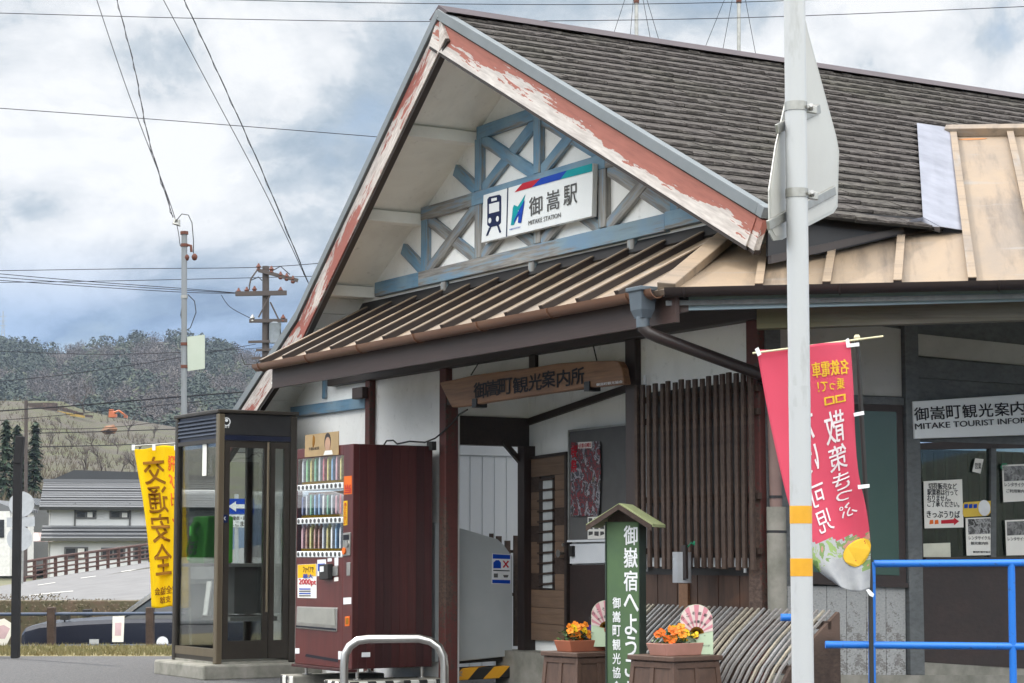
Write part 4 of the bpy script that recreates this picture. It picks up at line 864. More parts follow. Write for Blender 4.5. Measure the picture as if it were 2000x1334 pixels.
# louvres on the gable side
bb('louvre_panel', (BU0 + PW_, BU1 - PW_, BV0 + .02, BV0 + .03, bt - .25, bt - .03), bnav)
for k in range(5):
    z = bt - .06 - k * .034; MB(BM).add([(BU0 + PW_, BV0 + .002, z - .012), (BU1 - PW_, BV0 + .002, z - .012), (BU1 - PW_, BV0 + .02, z + .012), (BU0 + PW_, BV0 + .02, z + .012), (BU0 + PW_, BV0 + .002, z - .018), (BU1 - PW_, BV0 + .002, z - .018), (BU1 - PW_, BV0 + .02, z + .006), (BU0 + PW_, BV0 + .02, z + .006)], [(0, 1, 2, 3), (4, 7, 6, 5), (0, 4, 5, 1), (2, 6, 7, 3)]).build('louvre', plain('louvre_metal', (0.06, 0.075, 0.11), .35, .4) if k == 0 else bpy.data.materials['louvre_metal'], ph)
bb('louvre_rail', (BU0 + PW_, BU1 - PW_, BV0 + .005, BV0 + .03, bt - .285, bt - .25), bdk)
# glazing
gb = glass('booth_glass', (.88, .90, .89), .12)
bb('glass_pane', (BU0 + PW_, BU1 - PW_, BV0 + .03, BV0 + .036, bz + .12, bt - .285), gb); bb('glass_pane', (BU0 + PW_, BU1 - PW_, BV1 - .036, BV1 - .03, bz + .12, bt - .27), gb); bb('glass_pane', (BU0 + .03, BU0 + .036, BV0 + PW_, BV1 - PW_, bz + .12, bt - .27), gb)
bb('bottom_rail', (BU0 + PW_, BU1 - PW_, BV0 + .01, BV0 + .045, bz + .06, bz + .13), bron); bb('kick_plate', (BU0 + PW_, BU1 - PW_, BV0 + .015, BV0 + .04, bz, bz + .06), bdk)
bb('bottom_rail', (BU0 + PW_, BU1 - PW_, BV1 - .045, BV1 - .01, bz, bz + .13), bdk); bb('bottom_rail', (BU0 + .01, BU0 + .045, BV0 + PW_, BV1 - PW_, bz, bz + .13), bdk)
# folding door on the road side
d0, d1 = BV0 + PW_ + .005, BV1 - PW_ - .005; dmid = pbr.L(527, 1000)[0]
dz0, dz1 = bz + .04, bt - .27
df = MB(BM); x0_, x1_ = BU1 - .045, BU1 - .012
for (va, vb) in ((d0, dmid - .004), (dmid + .004, d1)):
    df.box(x0_, x1_, va, va + .05, dz0, dz1).box(x0_, x1_, vb - .05, vb, dz0, dz1).box(x0_, x1_, va + .05, vb - .05, dz1 - .06, dz1).box(x0_, x1_, va + .05, vb - .05, dz0, dz0 + .16)
dr_ = df.build('door', bdk, ph)
for (va, vb) in ((d0 + .05, dmid - .054), (dmid + .054, d1 - .05)): MB(BM).box(x0_ + .012, x0_ + .018, va, vb, dz0 + .16, dz1 - .06).build('glass_pane', gb, dr_)
MB(BM).cyl((BU1 + .02, dmid - .03, bz + .45), (BU1 + .02, dmid - .03, bz + 1.95), .012, 10).build('handle', bron, dr_, smooth=40)
a = pbr.L(436, 1013); MB(pbr.M).box(a[0] - .045, a[0] + .045, a[1] - .035, a[1] + .035, -.01, -.006).build('push_plate', M['ink_navy'], dr_); text('lettering', pbr, (431, 1016), (441, 1009), 'ひく', M['ink_white'], dr_, off=-.004, bold=.03)
MB(pbl.M).box(*[pbl.L(404, 0)[0], pbl.L(411.5, 0)[0]], *[pbl.L(407, 928)[1], pbl.L(407, 862)[1]], -.028, -.024).build('sticker', M['paper'], ph)
text('lettering', pbl, (405.5, 924), (410.5, 886), '公衆電話', M['ink_grey'], ph, off=-.022, vertical=True)
# shelf and back cupboard
sz = bz + .875
bb('shelf', (BU0 + .045, BU0 + .56, BV0 + .07, BV1 - .045, sz - .03, sz), plain('shelf_grey', (0.30, 0.30, 0.29), .4)); bb('cupboard', (BU0 + .05, BU0 + .50, BV0 + .40, BV1 - .05, bz + .42, sz - .031), plain('cupboard_grey', (0.12, 0.12, 0.12), .5)); bb('shelf', (BU0 + .045, BU1 - .3, BV1 - .5, BV1 - .045, bz + .36, bz + .40), bpy.data.materials['shelf_grey'])
bb('floor', (BU0 + .01, BU1 - .01, BV0 + .01, BV1 - .01, bz - .0, bz + .02), M['concrete'])
# green telephone on the shelf
tp = thing('public_telephone', 'bright green public telephone with handset and cord on the booth shelf', 'telephone', B(BU0 + .24, BV0 + .27, sz))
grn = plain('phone_green', (0.13, 0.62, 0.08), .35, 0, (0.11, 0.55, 0.07), 3, bs=.02); TU = BU0 + .06; TV = BV0 + .12
tb = MB(BM); tb.add([(TU, TV, sz), (TU + .36, TV, sz), (TU + .36, TV + .30, sz), (TU, TV + .30, sz), (TU, TV + .04, sz + .43), (TU + .36, TV + .04, sz + .43), (TU + .36, TV + .30, sz + .43), (TU, TV + .30, sz + .43)], [(0, 3, 2, 1), (4, 5, 6, 7), (0, 1, 5, 4), (1, 2, 6, 5), (2, 3, 7, 6), (3, 0, 4, 7)]); tb.build('body', grn, tp, bevel=.02)
hs = MB(BM); hs.tube([(TU + .26, TV - .02, sz + .37), (TU + .26, TV - .055, sz + .33), (TU + .26, TV - .065, sz + .33), (TU + .26, TV - .055, sz + .26), (TU + .26, TV - .03, sz + .21)], [.04, .032, .024, .032, .04], 10); hs.build('handset', grn, tp, smooth=50)
MB(BM).tube([(TU + .26, TV - .03, sz + .2), (TU + .28, TV - .06, sz + .10), (TU + .22, TV - .08, sz + .03), (TU + .14, TV - .07, sz + .12), (TU + .10, TV - .01, sz + .25)], .008, 8).build('cord', grn, tp, smooth=60)
MB(BM).box(TU + .05, TU + .19, TV - .002, TV + .02, sz + .31, sz + .37).build('display', M['galv'], tp); kp = MB(BM)
for k in range(12): kp.box(TU + .06 + .045 * (k % 3), TU + .095 + .045 * (k % 3), TV - .01, TV + .02, sz + .08 + .05 * (k // 3), sz + .115 + .05 * (k // 3))
kp.build('keypad', M['galv'], tp)
pl_ = tag(MB(BM).box(BU0 - .10, BU1 + .05, BV0 - .13, BV1 + .25, bz - .14, bz).build('concrete_plinth', M['concrete'], None, bevel=.02), 'mossy concrete slab under the telephone booth', 'plinth')
# ================================================================ FOREGROUND THINGS
# bent steel hoop
pb_ = PD(15.2)
hp = thing('hoop_barrier', 'bent stainless steel hoop barrier standing in front of the red vending machine', 'barrier', pb_.at(770, 1440))
path = [(672, 1450), (672, 1300), (674, 1278), (683, 1262), (699, 1251), (720, 1248), (818, 1247), (840, 1252), (857, 1264), (866, 1282), (868, 1304), (868, 1450)]
MB().tube([pb_.at(*p) for p in path], .0305, 16).build('hoop', M['steel'], hp, smooth=60)
for x in (672, 868): MB(Matrix.Translation(pb_.at(x, 1445))).lathe([(.06, -.01), (.06, .006), (.032, .01)], 16).build('base_ring', M['steel'], hp, smooth=40)
# green welcome post
yaw = math.radians(-16); gx = Vector((math.cos(yaw), math.sin(yaw), 0)); G0 = PD(13.3).at(1248, 1334)
pf_ = Plane(G0, gx, Z3)
gp = thing('welcome_post', 'green wooden post with little gabled roof and white welcome lettering', 'sign post', PD(13.3).at(1216, 1450))
gm_ = plain('green_board', (0.055, 0.105, 0.05), .6, 0, (0.075, 0.14, 0.055), 4, (1, 1, .3)); gdk = plain('green_edge', (0.015, 0.03, 0.022), .6)
a0, b0 = pf_.L(1186, 1460); a1, b1 = pf_.L(1247, 1019)
MB(pf_.M).box(a0, a1, b0, b1, -.20, 0).build('post', [gm_], gp, bevel=.006)
MB(pf_.M).box(a1, a1 + .004, b0, b1, -.195, -.005).build('edge_board', gdk, gp); MB(pf_.M).box(a0 - .008, a0, b0, b1, -.2, .006).build('edge_board', gdk, gp)
for ch, (xa, ya, xb, yb) in (('御', (1219, 1064, 1245, 1027)), ('嶽', (1219, 1108, 1245, 1070)), ('宿', (1219, 1154, 1245, 1115)), ('へ', (1219, 1194, 1247, 1161)), ('よ', (1221, 1239, 1244, 1200)), ('う', (1222, 1281, 1243, 1243)), ('こ', (1221, 1322, 1244, 1288)), ('そ', (1221, 1368, 1245, 1330))):
    text('lettering', pf_, (xa, ya), (xb, yb), ch, M['ink_white'], gp, bold=.03)
for i, ch in enumerate('御嵩町観光協会'): text('lettering', pf_, (1197, 1188 + i * 27.2), (1212, 1167 + i * 27.2), ch, M['ink_white'], gp, bold=.03)
ra, rb = pf_.L(1216, 989); rl, rlb = pf_.L(1157, 1030); rr_, _ = pf_.L(1284, 1030)
rm = plain('faded_green_roof', (0.24, 0.28, 0.13), .7, 0, (0.30, 0.33, 0.18), 6); rw = M['lattice']; ac = (a0 + a1) / 2
for s_ in (-1, 1):
    hw = .215; tip = (ac + s_ * hw, rlb); ap_ = (ac, rb)
    MB(pf_.M).prism([ap_, tip, (tip[0], tip[1] + .018), (ap_[0], ap_[1] + .018)], -.30, .09).build('roof_board', rm, gp)
    MB(pf_.M).prism([(ap_[0], ap_[1] - .022), (tip[0] - s_ * .004, tip[1] - .024), (tip[0] - s_ * .004, tip[1] + .012), (ap_[0], ap_[1] + .012)], .0905, .105).build('roof_trim', rw, gp)
MB(pf_.M).prism([(ac - .1, b1 - .02), (ac + .1, b1 - .02), (ac + .1, b1 + .02), (ac, rb - .01), (ac - .1, b1 + .02)], -.19, -.02).build('roof_block', rw, gp)
# planter boxes
def planter(px_corner, top, loff, roff, label, depth):
    P = PD(depth).at(px_corner, top); z1 = P.z; z0 = -.42; root = thing('planter_box', label, 'planter', (P.x, P.y, z0), 'wooden planter boxes')
    lx = Vector((-.62, .785, 0)).normalized(); rx_ = Vector((.785, .62, 0)).normalized()
    W1 = loff; W2 = roff; C_ = P + lx * W1 / 2 + rx_ * W2 / 2
    fr_ = Matrix.Translation((C_.x, C_.y, 0)) @ Matrix((rx_, lx, Z3)).transposed().to_4x4()
    t_ = MB(fr_); tw_, tl_ = W2 / 2, W1 / 2; g_ = 1.30
    vs = [(sx * tw_ * k, sy * tl_ * k, z) for z, k in ((z0, g_), (z1 - .03, 1.0)) for sx, sy in ((-1, -1), (1, -1), (1, 1), (-1, 1))]
    t_.add(vs, [(3, 2, 1, 0), (4, 5, 6, 7), (0, 1, 5, 4), (1, 2, 6, 5), (2, 3, 7, 6), (3, 0, 4, 7)]); t_.build('box', M['planter'], root)
    MB(fr_).box(-tw_ - .025, tw_ + .025, -tl_ - .025, tl_ + .025, z1 - .03, z1).build('rim', M['planter'], root, bevel=.005)
    def side_pt(face, s, z, o=.008):
        k = g_ + (1 - g_) * (z - z0) / (z1 - .03 - z0)
        return Vector((-tw_ * k - o, s * tl_ * k, z)) if face == 'l' else Vector((s * tw_ * k, -tl_ * k - o, z))
    for face in 'lr':
        n_ = (-rx_ if face == 'l' else -lx)
        for s in (-.95, 0, .95): bar('batten', fr_ @ side_pt(face, s, z0), fr_ @ side_pt(face, s, z1 - .03), .035, .014, n_, M['planter'], root, bevel=.003)
        for k_, (za, e) in enumerate(((z0 + (z1 - z0) * .52, .012), (z1 - .055, .010))): bar('batten', fr_ @ side_pt(face, -.95, za, e), fr_ @ side_pt(face, .95, za, e), .035, .012, n_, M['planter'], root, bevel=.003)
    return fr_, z1, tw_, tl_
M['planter'] = grain('planter_brown', (0.098, 0.055, 0.038), (0.074, 0.042, 0.030), 4, (1, 1, .3), .55, bs=.15)
terra = plain('terracotta', (0.36, 0.115, 0.06), .75, 0, (0.30, 0.10, 0.055), 8); terra2 = plain('dusty_terracotta', (0.42, 0.21, 0.17), .75, 0, (0.34, 0.17, 0.13), 8)
leafm = plain('pansy_leaf', (0.035, 0.085, 0.02), .5, 0, (0.07, 0.13, 0.03), 20)
def pansies(fr_, z, x0, x1, y, cols, n, label, name='pansy_flowers'):
    root = thing(name, label, 'flowers', fr_ @ Vector(((x0 + x1) / 2, y, z)), 'pansies in the planters')
    lf = MB(fr_)
    for k in range(280):
        c = Vector((R.uniform(x0, x1), y + R.uniform(-.07, .07), z + R.uniform(0, .085))); a = R.uniform(0, 6.28); el = R.uniform(-.2, .9); L = R.uniform(.02, .035); w = L * .38
        d = Vector((math.cos(a) * math.cos(el), math.sin(a) * math.cos(el), math.sin(el))); s_ = d.cross(Z3).normalized() * w
        lf.add([c, c + d * L * .5 + s_, c + d * L, c + d * L * .5 - s_], [(0, 1, 2, 3)])
    lf.build('foliage', leafm, root)
    for k in range(n):
        f = (k + .5) / n; cx = x0 + (x1 - x0) * f + R.uniform(-.02, .02); cc = cols(f); c = Vector((cx, y + R.uniform(-.075, .03), z + R.uniform(.035, .12)))
        nrm = Vector((R.uniform(-.9, .1), R.uniform(-1.2, -.5), R.uniform(0, .7))).normalized(); a_ = nrm.orthogonal().normalized(); b_ = nrm.cross(a_); r = R.uniform(.019, .028)
        fw = MB(fr_)
        for q in range(5):
            t0 = q * 1.2566 + .3; ctr = c + (a_ * math.cos(t0) + b_ * math.sin(t0)) * r * .62
            fw.add([ctr + nrm * .003 * (q % 2) + (a_ * math.cos(i * .7854) + b_ * math.sin(i * .7854)) * r * .62 - nrm * .006 * (1 if i % 2 else .3) for i in range(8)], [tuple(range(8))])
        o = fw.build('flower', cc, root)
        MB(fr_).add([c + nrm * .006 + (a_ * math.cos(i * 1.047) + b_ * math.sin(i * 1.047)) * r * .22 for i in range(6)], [tuple(range(6))]).build('flower_eye', M['ink_brown'], o)
    return root
fo = plain('pansy_orange', (0.80, 0.22, 0.01), .6, 0, (0.85, 0.32, 0.02), 30); fy = plain('pansy_yellow', (0.85, 0.60, 0.01), .6, 0, (0.8, 0.5, 0.01), 30); fp = plain('pansy_violet', (0.16, 0.05, 0.40), .6, 0, (0.25, 0.10, 0.5), 30); frd = plain('pansy_flame', (0.75, 0.11, 0.01), .6, 0, (0.8, 0.2, 0.01), 30)
def trough(fr_, z, cx, cy, L, m, label):
    t_ = MB(fr_); w = .085; vs = []
    for zz_, k in ((z, .86), (z + .075, 1.0), (z + .075, .90), (z + .05, .88)):
        vs += [(cx + sx * L / 2 * (k if k != .9 else .94), cy + sy * w * k, zz_) for sx, sy in ((-1, -1), (1, -1), (1, 1), (-1, 1))]
    t_.add(vs, [(3, 2, 1, 0)] + [(i * 4 + k, i * 4 + (k + 1) % 4, i * 4 + 4 + (k + 1) % 4, i * 4 + 4 + k) for i in range(3) for k in range(4)] + [(12, 13, 14, 15)])
    o = t_.build('flower_trough', m, None, bevel=.005); return tag(o, label, 'flower pot', 'flower troughs on the planters')
def fanboard(pl, cx, base, hw, ht, label):
    """cut-out board with a rounded top showing a painted folding fan"""
    r_ = thing('fan_board', label, 'board', pl.at(cx, base), 'fan boards in the planters'); a, b = pl.L(cx, base); sc_ = pl.L(cx + 1, base)[0] - a; hw *= sc_; ht *= sc_
    pts = [(a - hw, b), (a + hw, b), (a + hw, b + ht - hw)] + [(a + hw * math.cos(i * math.pi / 14), b + ht - hw + hw * math.sin(i * math.pi / 14)) for i in range(1, 14)] + [(a - hw, b + ht - hw)]
    MB(pl.M).prism(pts, -.012, 0).build('board', plain('mint_board', (0.50, 0.62, 0.44), .5, 0, (0.46, 0.58, 0.41), 3) if 'mint_board' not in bpy.data.materials else bpy.data.materials['mint_board'], r_)
    c_ = (a, b + ht * .40); Rr = hw * 1.12
    def outline(t):
        r = 0.0
        while r < ht:
            x, y = c_[0] + r * math.cos(t) - a, c_[1] + r * math.sin(t) - b
            if abs(x) > hw * .975 or y < 0 or (y > ht - hw and x * x + (y - ht + hw) ** 2 > (hw * .975) ** 2): break
            r += ht * .004
        return r
    for i in range(15):
        t0, t1 = math.radians(12 + 156 * i / 15), math.radians(12 + 156 * (i + 1) / 15); tm = (t0 + t1) / 2
        P2 = lambda t, r: (c_[0] + r * math.cos(t), c_[1] + r * math.sin(t)); ri = hw * .46
        MB(pl.M).prism([P2(t0, ri), P2(t0, outline(t0)), P2(tm, outline(tm)), P2(t1, outline(t1)), P2(t1, ri)], .001, .003).build('fan_fold', M['fan_a'] if i % 2 else M['fan_b'], r_)
        d = (math.cos(tm), math.sin(tm)); n_ = (-d[1], d[0]); q_ = lambda r, w: (c_[0] + d[0] * r + n_[0] * w, c_[1] + d[1] * r + n_[1] * w)
        MB(pl.M).prism([q_(hw * .05, .003), q_(ri, .006), q_(ri, -.006), q_(hw * .05, -.003)], .001, .0025).build('fan_rib', M['ink_brown'], r_)
    def arc(body, rr, h, t0, t1, m, bold=.02):
        mb = MB(pl.M)
        for i, ch in enumerate(body):
            t = t0 + (t1 - t0) * i / (len(body) - 1); d = Vector((math.cos(t), math.sin(t), 0)); n_ = Vector((d.y, -d.x, 0)); o = Vector((c_[0], c_[1], .0045)) + d * rr
            word(mb, lambda s, q: o + n_ * (s - .5) * h + d * (q - .5) * h, ch, bold)
        mb.build('lettering', m, r_)
    arc('ようこそ御嵩宿へ', hw * 1.28, hw * .20, math.radians(148), math.radians(32), M['ink_grey']); arc('中山道一里塚', hw * .78, hw * .15, math.radians(130), math.radians(50), M['ink_grey'], .01)
    MB(pl.M).prism([(c_[0] + hw * .14 * math.cos(i * .7854), c_[1] - hw * .10 + hw * .2 * math.sin(i * .7854)) for i in range(8)], .001, .005).build('fan_pivot', plain('fan_pivot', (0.30, 0.06, 0.03), .5) if 'fan_pivot' not in bpy.data.materials else bpy.data.materials['fan_pivot'], r_)
    w_ = MB(pl.M); word(w_, lambda s, t: (a + hw * (.35 + .45 * s), b + ht * .16 + hw * .10 * t, .003), '中山道', .0); w_.build('lettering', M['ink_grey'], r_)
    return r_
M['fan_a'] = plain('fan_pink', (0.62, 0.25, 0.30), .5, bs=0); M['fan_b'] = plain('fan_cream', (0.72, 0.60, 0.56), .5, bs=0)
f1, z1, tw, tl = planter(1128, 1275, .33, .36, 'brown tapered wooden planter left of the green post, with terracotta trough', 13.9)
trough(f1, z1, 0, -.0, .36, terra, 'orange terracotta trough on the planter left of the green post')
pansies(f1, z1 + .06, -.15, .15, .0, lambda f: fp if f > .62 and R.random() < .8 else (fo if R.random() < .7 else fy), 22, 'orange and violet pansies left of the green post')
fanboard(PD(14.1), 1184, 1263, 29, 90, 'rounded fan-painted board half hidden behind the green post')
f2, z2, tw, tl = planter(1316, 1283, .37, .36, 'brown tapered wooden planter right of the green post', 12.7)
trough(f2, z2, -.01, -.03, .36, terra2, 'dusty pale terracotta trough right of the green post')
pansies(f2, z2 + .06, -.17, .15, -.03, lambda f: frd if f < .25 else fo if f < .5 else fy, 21, 'flame orange and yellow pansies right of the green post')
fanboard(PD(12.95), 1361, 1278, 32, 97, 'rounded pale green board with a painted pink fan, fully in view')
# curved slat guard along the foot of the wall
ig = thing('slat_guard', 'curved grey slatted guard leaning along the foot of the lattice wall', 'wall guard', B(3.9, -.3, -.3))
slm = [grain('guard_slat_%d' % i, a, b, 6, (.2, 1, 1), .6) for i, (a, b) in enumerate((((0.30, 0.29, 0.28), (0.20, 0.19, 0.185)), ((0.42, 0.38, 0.30), (0.27, 0.25, 0.21)), ((0.36, 0.36, 0.36), (0.22, 0.22, 0.22))))]
prof = [(-.04, .61), (-.14, .53), (-.24, .45), (-.33, .365), (-.42, .27), (-.49, .16), (-.54, .05), (-.575, -.08), (-.59, -.32)]
N_ = 36
for i in range(N_):
    u = 2.86 + (4.92 - 2.86) * i / (N_ - 1); j = R.uniform(-.006, .006)
    mb = MB(BM); k0 = len(mb.v); w = .0095; vs = []; fs = []
    for q, (v, z) in enumerate(prof):
        a = prof[min(q + 1, len(prof) - 1)]; b = prof[max(q - 1, 0)]; t_ = Vector((0, a[0] - b[0], a[1] - b[1])).normalized(); n_ = Vector((0, t_.z, -t_.y)); n_ = n_ if n_.y < 0 else -n_
        c = Vector((u + j, v, z)); vs += [c + Vector((-w, 0, 0)), c + Vector((w, 0, 0)), c + Vector((w, 0, 0)) + n_ * .013, c + Vector((-w, 0, 0)) + n_ * .013]
        if q: fs += [((q - 1) * 4 + k, (q - 1) * 4 + (k + 1) % 4, q * 4 + (k + 1) % 4, q * 4 + k) for k in range(4)]
    fs += [(3, 2, 1, 0), tuple(range(len(vs) - 4, len(vs)))]; mb.add(vs, fs); mb.build('slat', slm[R.choice((0, 0, 2, 1))], ig)
for (v, z) in ((-.12, .53), (-.40, .27), (-.56, -.12)): MB(BM).box(2.80, 4.98, v + .008, v + .035, z - .025, z + .025).build('cross_rail', M['lattice'], ig)
MB(Matrix.Translation(B(4.95, 0, 0)) @ Matrix((AV, Z3, AU)).transposed().to_4x4()).prism([(v + .012, z) for v, z in prof] + [(-.02, -.32), (-.02, .6)], 0, .03).build('end_board', M['lattice'], ig)
# hanging tube on the lattice
ht = thing('ashtray_tube', 'pale grey half-round tube hung from the lattice wall', 'wall tube', PF(-.2).at(1332, 1140)); pq = PF(-.22); a, b = pq.L(1332, 1138); a2, b2 = pq.L(1332, 1078)
tb = MB(pq.M); tb.tube([(a, b, 0), (a, b2, 0)], .062, 18); tb.build('tube', plain('tube_grey', (0.42, 0.44, 0.47), .35, .2), ht, smooth=50)
slab('back_plate', pq, [(1337, 1066), (1346, 1064), (1347, 1130), (1337, 1135)], M['pipe_brown'], ht, t=.02, off=.03); MB().tube([pq.at(1344, 1068, .02), pq.at(1350, 1060, .04), pq.at(1356, 1064, .02), pq.at(1356, 1058, .0)], .006, 6).build('hook_wire', M['ink_green'], ht)
slab('mount_strip', PF(-.055), [(1326, 1140), (1343, 1140), (1343, 1192), (1326, 1192)], grain('pale_strip', (0.20, 0.10, 0.05), (0.12, 0.06, 0.03), 4, VERT), ht, t=.02)
# blue railing
pr_ = PD(11.8)
br = thing('blue_railing', 'bright blue painted pipe railing in front of the ticket window', 'railing', pr_.at(1850, 1450))
MB().tube([pr_.at(1707, 1101), pr_.at(2500, 1096)], .0205, 14).build('rail', M['railblue'], br, smooth=50); MB().tube([pr_.at(1612, 1259), pr_.at(2500, 1267)], .0205, 14).build('rail', M['railblue'], br, smooth=50)
for x in (1703, 1981): MB().tube([pr_.at(x - (6 if x > 1900 else 0), 1098), pr_.at(x + 1, 1500)], .0205, 14).build('rail_post', M['railblue'], br, smooth=50)
MB().tube([pr_.at(1556, 1092), pr_.at(1560, 1500)], .0205, 14).build('rail_post', M['railblue'], br, smooth=50); MB().tube([pr_.at(1525, 1206), pr_.at(1560, 1206)], .0205, 14).build('rail_stub', M['railblue'], br, smooth=50)
# pink banner
pkD = PD(11.62)
pk = thing('pink_banner', 'pink tourist banner with mirrored white lettering on a black pole', 'banner', pkD.at(1700, 1450))
Lr = [(1478, 683), (1497, 790), (1520, 900), (1541, 985), (1566, 1055), (1592, 1108), (1632, 1140)]; Rr_ = [(1661, 669), (1667, 760), (1670, 845), (1677, 925), (1692, 995), (1700, 1065), (1699, 1150)]
def interp(A, t):
    t = max(0, min(.9999, t)) * (len(A) - 1); i = int(t); f = t - i
    p0, p1, p2, p3 = (A[max(0, min(len(A) - 1, i + k))] for k in (-1, 0, 1, 2))
    return tuple(.5 * (2 * b + (c - a) * f + (2 * a - 5 * b + 4 * c - d) * f * f + (-a + 3 * b - 3 * c + d) * f ** 3) for a, b, c, d in zip(p0, p1, p2, p3))
def pink(s, t, off=0):
    a, b = interp(Lr, 1 - t), interp(Rr_, 1 - t); x, y = a[0] + (b[0] - a[0]) * s, a[1] + (b[1] - a[1]) * s
    d = .025 * math.sin(s * 5 + t * 4) + .02 * math.sin(s * 9 - t * 7) * (1 - t) + .035 * math.sin(s * 11 + t * 3) * max(0, .3 - t) * 2
    y += 10 * math.sin(s * math.pi) * (1 - t) ** 6 + 3 * math.sin(s * 6.28) * t ** 8
    return pkD.at(x, y, d + off)
def cloth(name, c, c2):
    t = NT(name); n = t.noise(260, (1, 1, 1), 2); m = t.fin(t.mix(t.ramp(t.noise(3, (1, 1, 1), 3), .3, .7), col(c), col(c2)), .75, 0, n, .1, .001, .2)
    tr_ = t.n('ShaderNodeBsdfTranslucent'); tr_.inputs[0].default_value = tuple(col(c)) + (1,); mxs = t.n('ShaderNodeMixShader'); mxs.inputs[0].default_value = .45
    o = t.t.nodes['Material Output']; t.l(t.bs.outputs[0], mxs.inputs[1]); t.l(tr_.outputs[0], mxs.inputs[2]); t.l(mxs.outputs[0], o.inputs[0]); return m
pmat = cloth('pink_cloth', (0.74, 0.125, 0.20), (0.70, 0.11, 0.18)); ppic = print_mat('banner_photo', [(0.10, 0.18, 0.05), (0.24, 0.34, 0.12), (0.34, 0.35, 0.36), (0.16, 0.24, 0.09), (0.42, 0.20, 0.16), (0.30, 0.31, 0.33), (0.5, 0.5, 0.5)], 5, (1, 1, 1), .8); pgrey = plain('banner_grey', (0.26, 0.27, 0.29), .8, 0, (0.36, 0.37, 0.38), 9)
fb = MB().grid(pink, 30, 70, lambda s, t: 2 if t < .13 + .05 * math.sin(s * 5) else (1 if t < .265 - .10 * (s - .5) + .01 * math.sin(s * 20) else 0)).build('cloth', [pmat, ppic, pgrey], pk, smooth=80, solid=.002)
M['cloth_white'] = plain('cloth_white', (0.72, 0.66, 0.68), .7, bs=0); M['cloth_yellow'] = plain('cloth_yellow', (0.70, 0.42, 0.02), .7, bs=0)
def pw_(body, s0, s1, t0, t1, m, bold=.02, vertical=False, off=.006): word(MB(), lambda a, b: pink(s0 + (s1 - s0) * a, t0 + (t1 - t0) * b, off), body, bold, True, vertical, (0, -1, 0)).build('lettering', m, pk)
for ch, t0, t1 in (('散', .655, .77), ('策', .545, .645), ('き', .465, .535), ('っ', .415, .455), ('ぷ', .34, .40)): pw_(ch, .63, .87, t0, t1, M['cloth_white'], .012)
for ch, t0, t1 in (('み', .83, .94), ('た', .70, .80), ('け', .58, .68), ('可', .44, .53), ('児', .32, .42)): pw_(ch, .28, .50, t0, t1, M['cloth_white'], .012)
pw_('名鉄電車', .56, .96, .885, .93, M['cloth_yellow'], .02); pw_('乗って！', .60, .90, .84, .875, M['cloth_yellow'], .02)
for k in range(2): word(MB(), lambda a, b: pink(.66 + .13 * k + .11 * a, .795 + .025 * b, .006), '□', .08).build('train_print', M['cloth_yellow'], pk)
el = MB(); n_ = 20; el.add([pink(.76 + .25 * math.cos(i * 6.2832 / n_), .165 + .055 * math.sin(i * 6.2832 / n_), .006) for i in range(n_)], [tuple(range(n_))]); el.build('yellow_oval', M['cloth_yellow'], pk)
pw_('沿線', .68, .92, .165, .20, M['ink_red'], .03, off=.009); pw_('散策', .62, .86, .13, .16, M['ink_red'], .03, off=.009)
MB().tube([pkD.at(1674, 662, -.06), pkD.at(1693, 994, -.06), pkD.at(1700, 1130, -.06), pkD.at(1704, 1450, -.06)], .0135, 10).build('pole', M['rubber'], pk, smooth=50); MB().tube([pkD.at(1470, 690), pkD.at(1725, 657)], .006, 8).build('cross_bar', plain('cream_rod', (0.60, 0.56, 0.36), .5), pk, smooth=50); MB(Matrix.Translation(pkD.at(1674, 659, -.06))).lathe([(.016, -.015), (.018, 0), (.012, .015)], 10).build('pole_cap', bpy.data.materials['cream_rod'], pk)
for pts in ([(1473, 683), (1480, 679), (1486, 693), (1479, 697)], [(1650, 664), (1656, 661), (1658, 672), (1676, 670), (1677, 677), (1652, 680)], [(1664, 808), (1684, 804), (1685, 811), (1665, 815)], [(1672, 948), (1695, 946), (1695, 953), (1673, 956)], [(1688, 1152), (1694, 1150), (1704, 1160), (1702, 1166), (1695, 1163)]): slab('tab', pkD, pts, M['ink_white'], pk, t=.003, off=.055 if pts[0][1] > 700 else .03)
# white pole with the back of a five-sided sign
wp = thing('sign_pole', 'tall white steel pole with two amber bands carrying a sign seen from behind', 'sign pole', PD(7.4).at(1570, 1600))
A_, B_ = PD(7.4).at(1551, -60), PD(7.4).at(1571, 1560); MB().cyl(A_, B_, .0385, 28).build('pole', M['white_metal'], wp, smooth=60)
def onpole(y): return A_ + (B_ - A_) * ((y + 60) / 1620)
for ya, yb in ((1003, 1037), (1104, 1138)): MB().cyl(onpole(ya), onpole(yb), .0392, 28).build('amber_band', M['amber'], wp, smooth=60)
MB().cyl(onpole(771), onpole(812), .0389, 28).build('label_band', M['white_metal'], wp, smooth=60)
sa = math.radians(28); sx = Vector((math.sin(sa), math.cos(sa), 0)); S0 = PD(7.30).at(1502, 470); psn = Plane(S0, sx, Z3)
if psn.n.y > 0: psn = Plane(S0, sx, Z3)
pl0 = [(1502, 372), (1503, 455), (1511, 470), (1528, 468), (1628, 416), (1636, 404), (1639, 296), (1634, 268), (1578, 60), (1574, 40), (1566, 60), (1515, 285)]
a = [psn.L(*p) for p in pl0]; sgnb = MB(psn.M).prism(a, -.004, 0); so = sgnb.build('sign_plate', M['grey_alu'], wp)
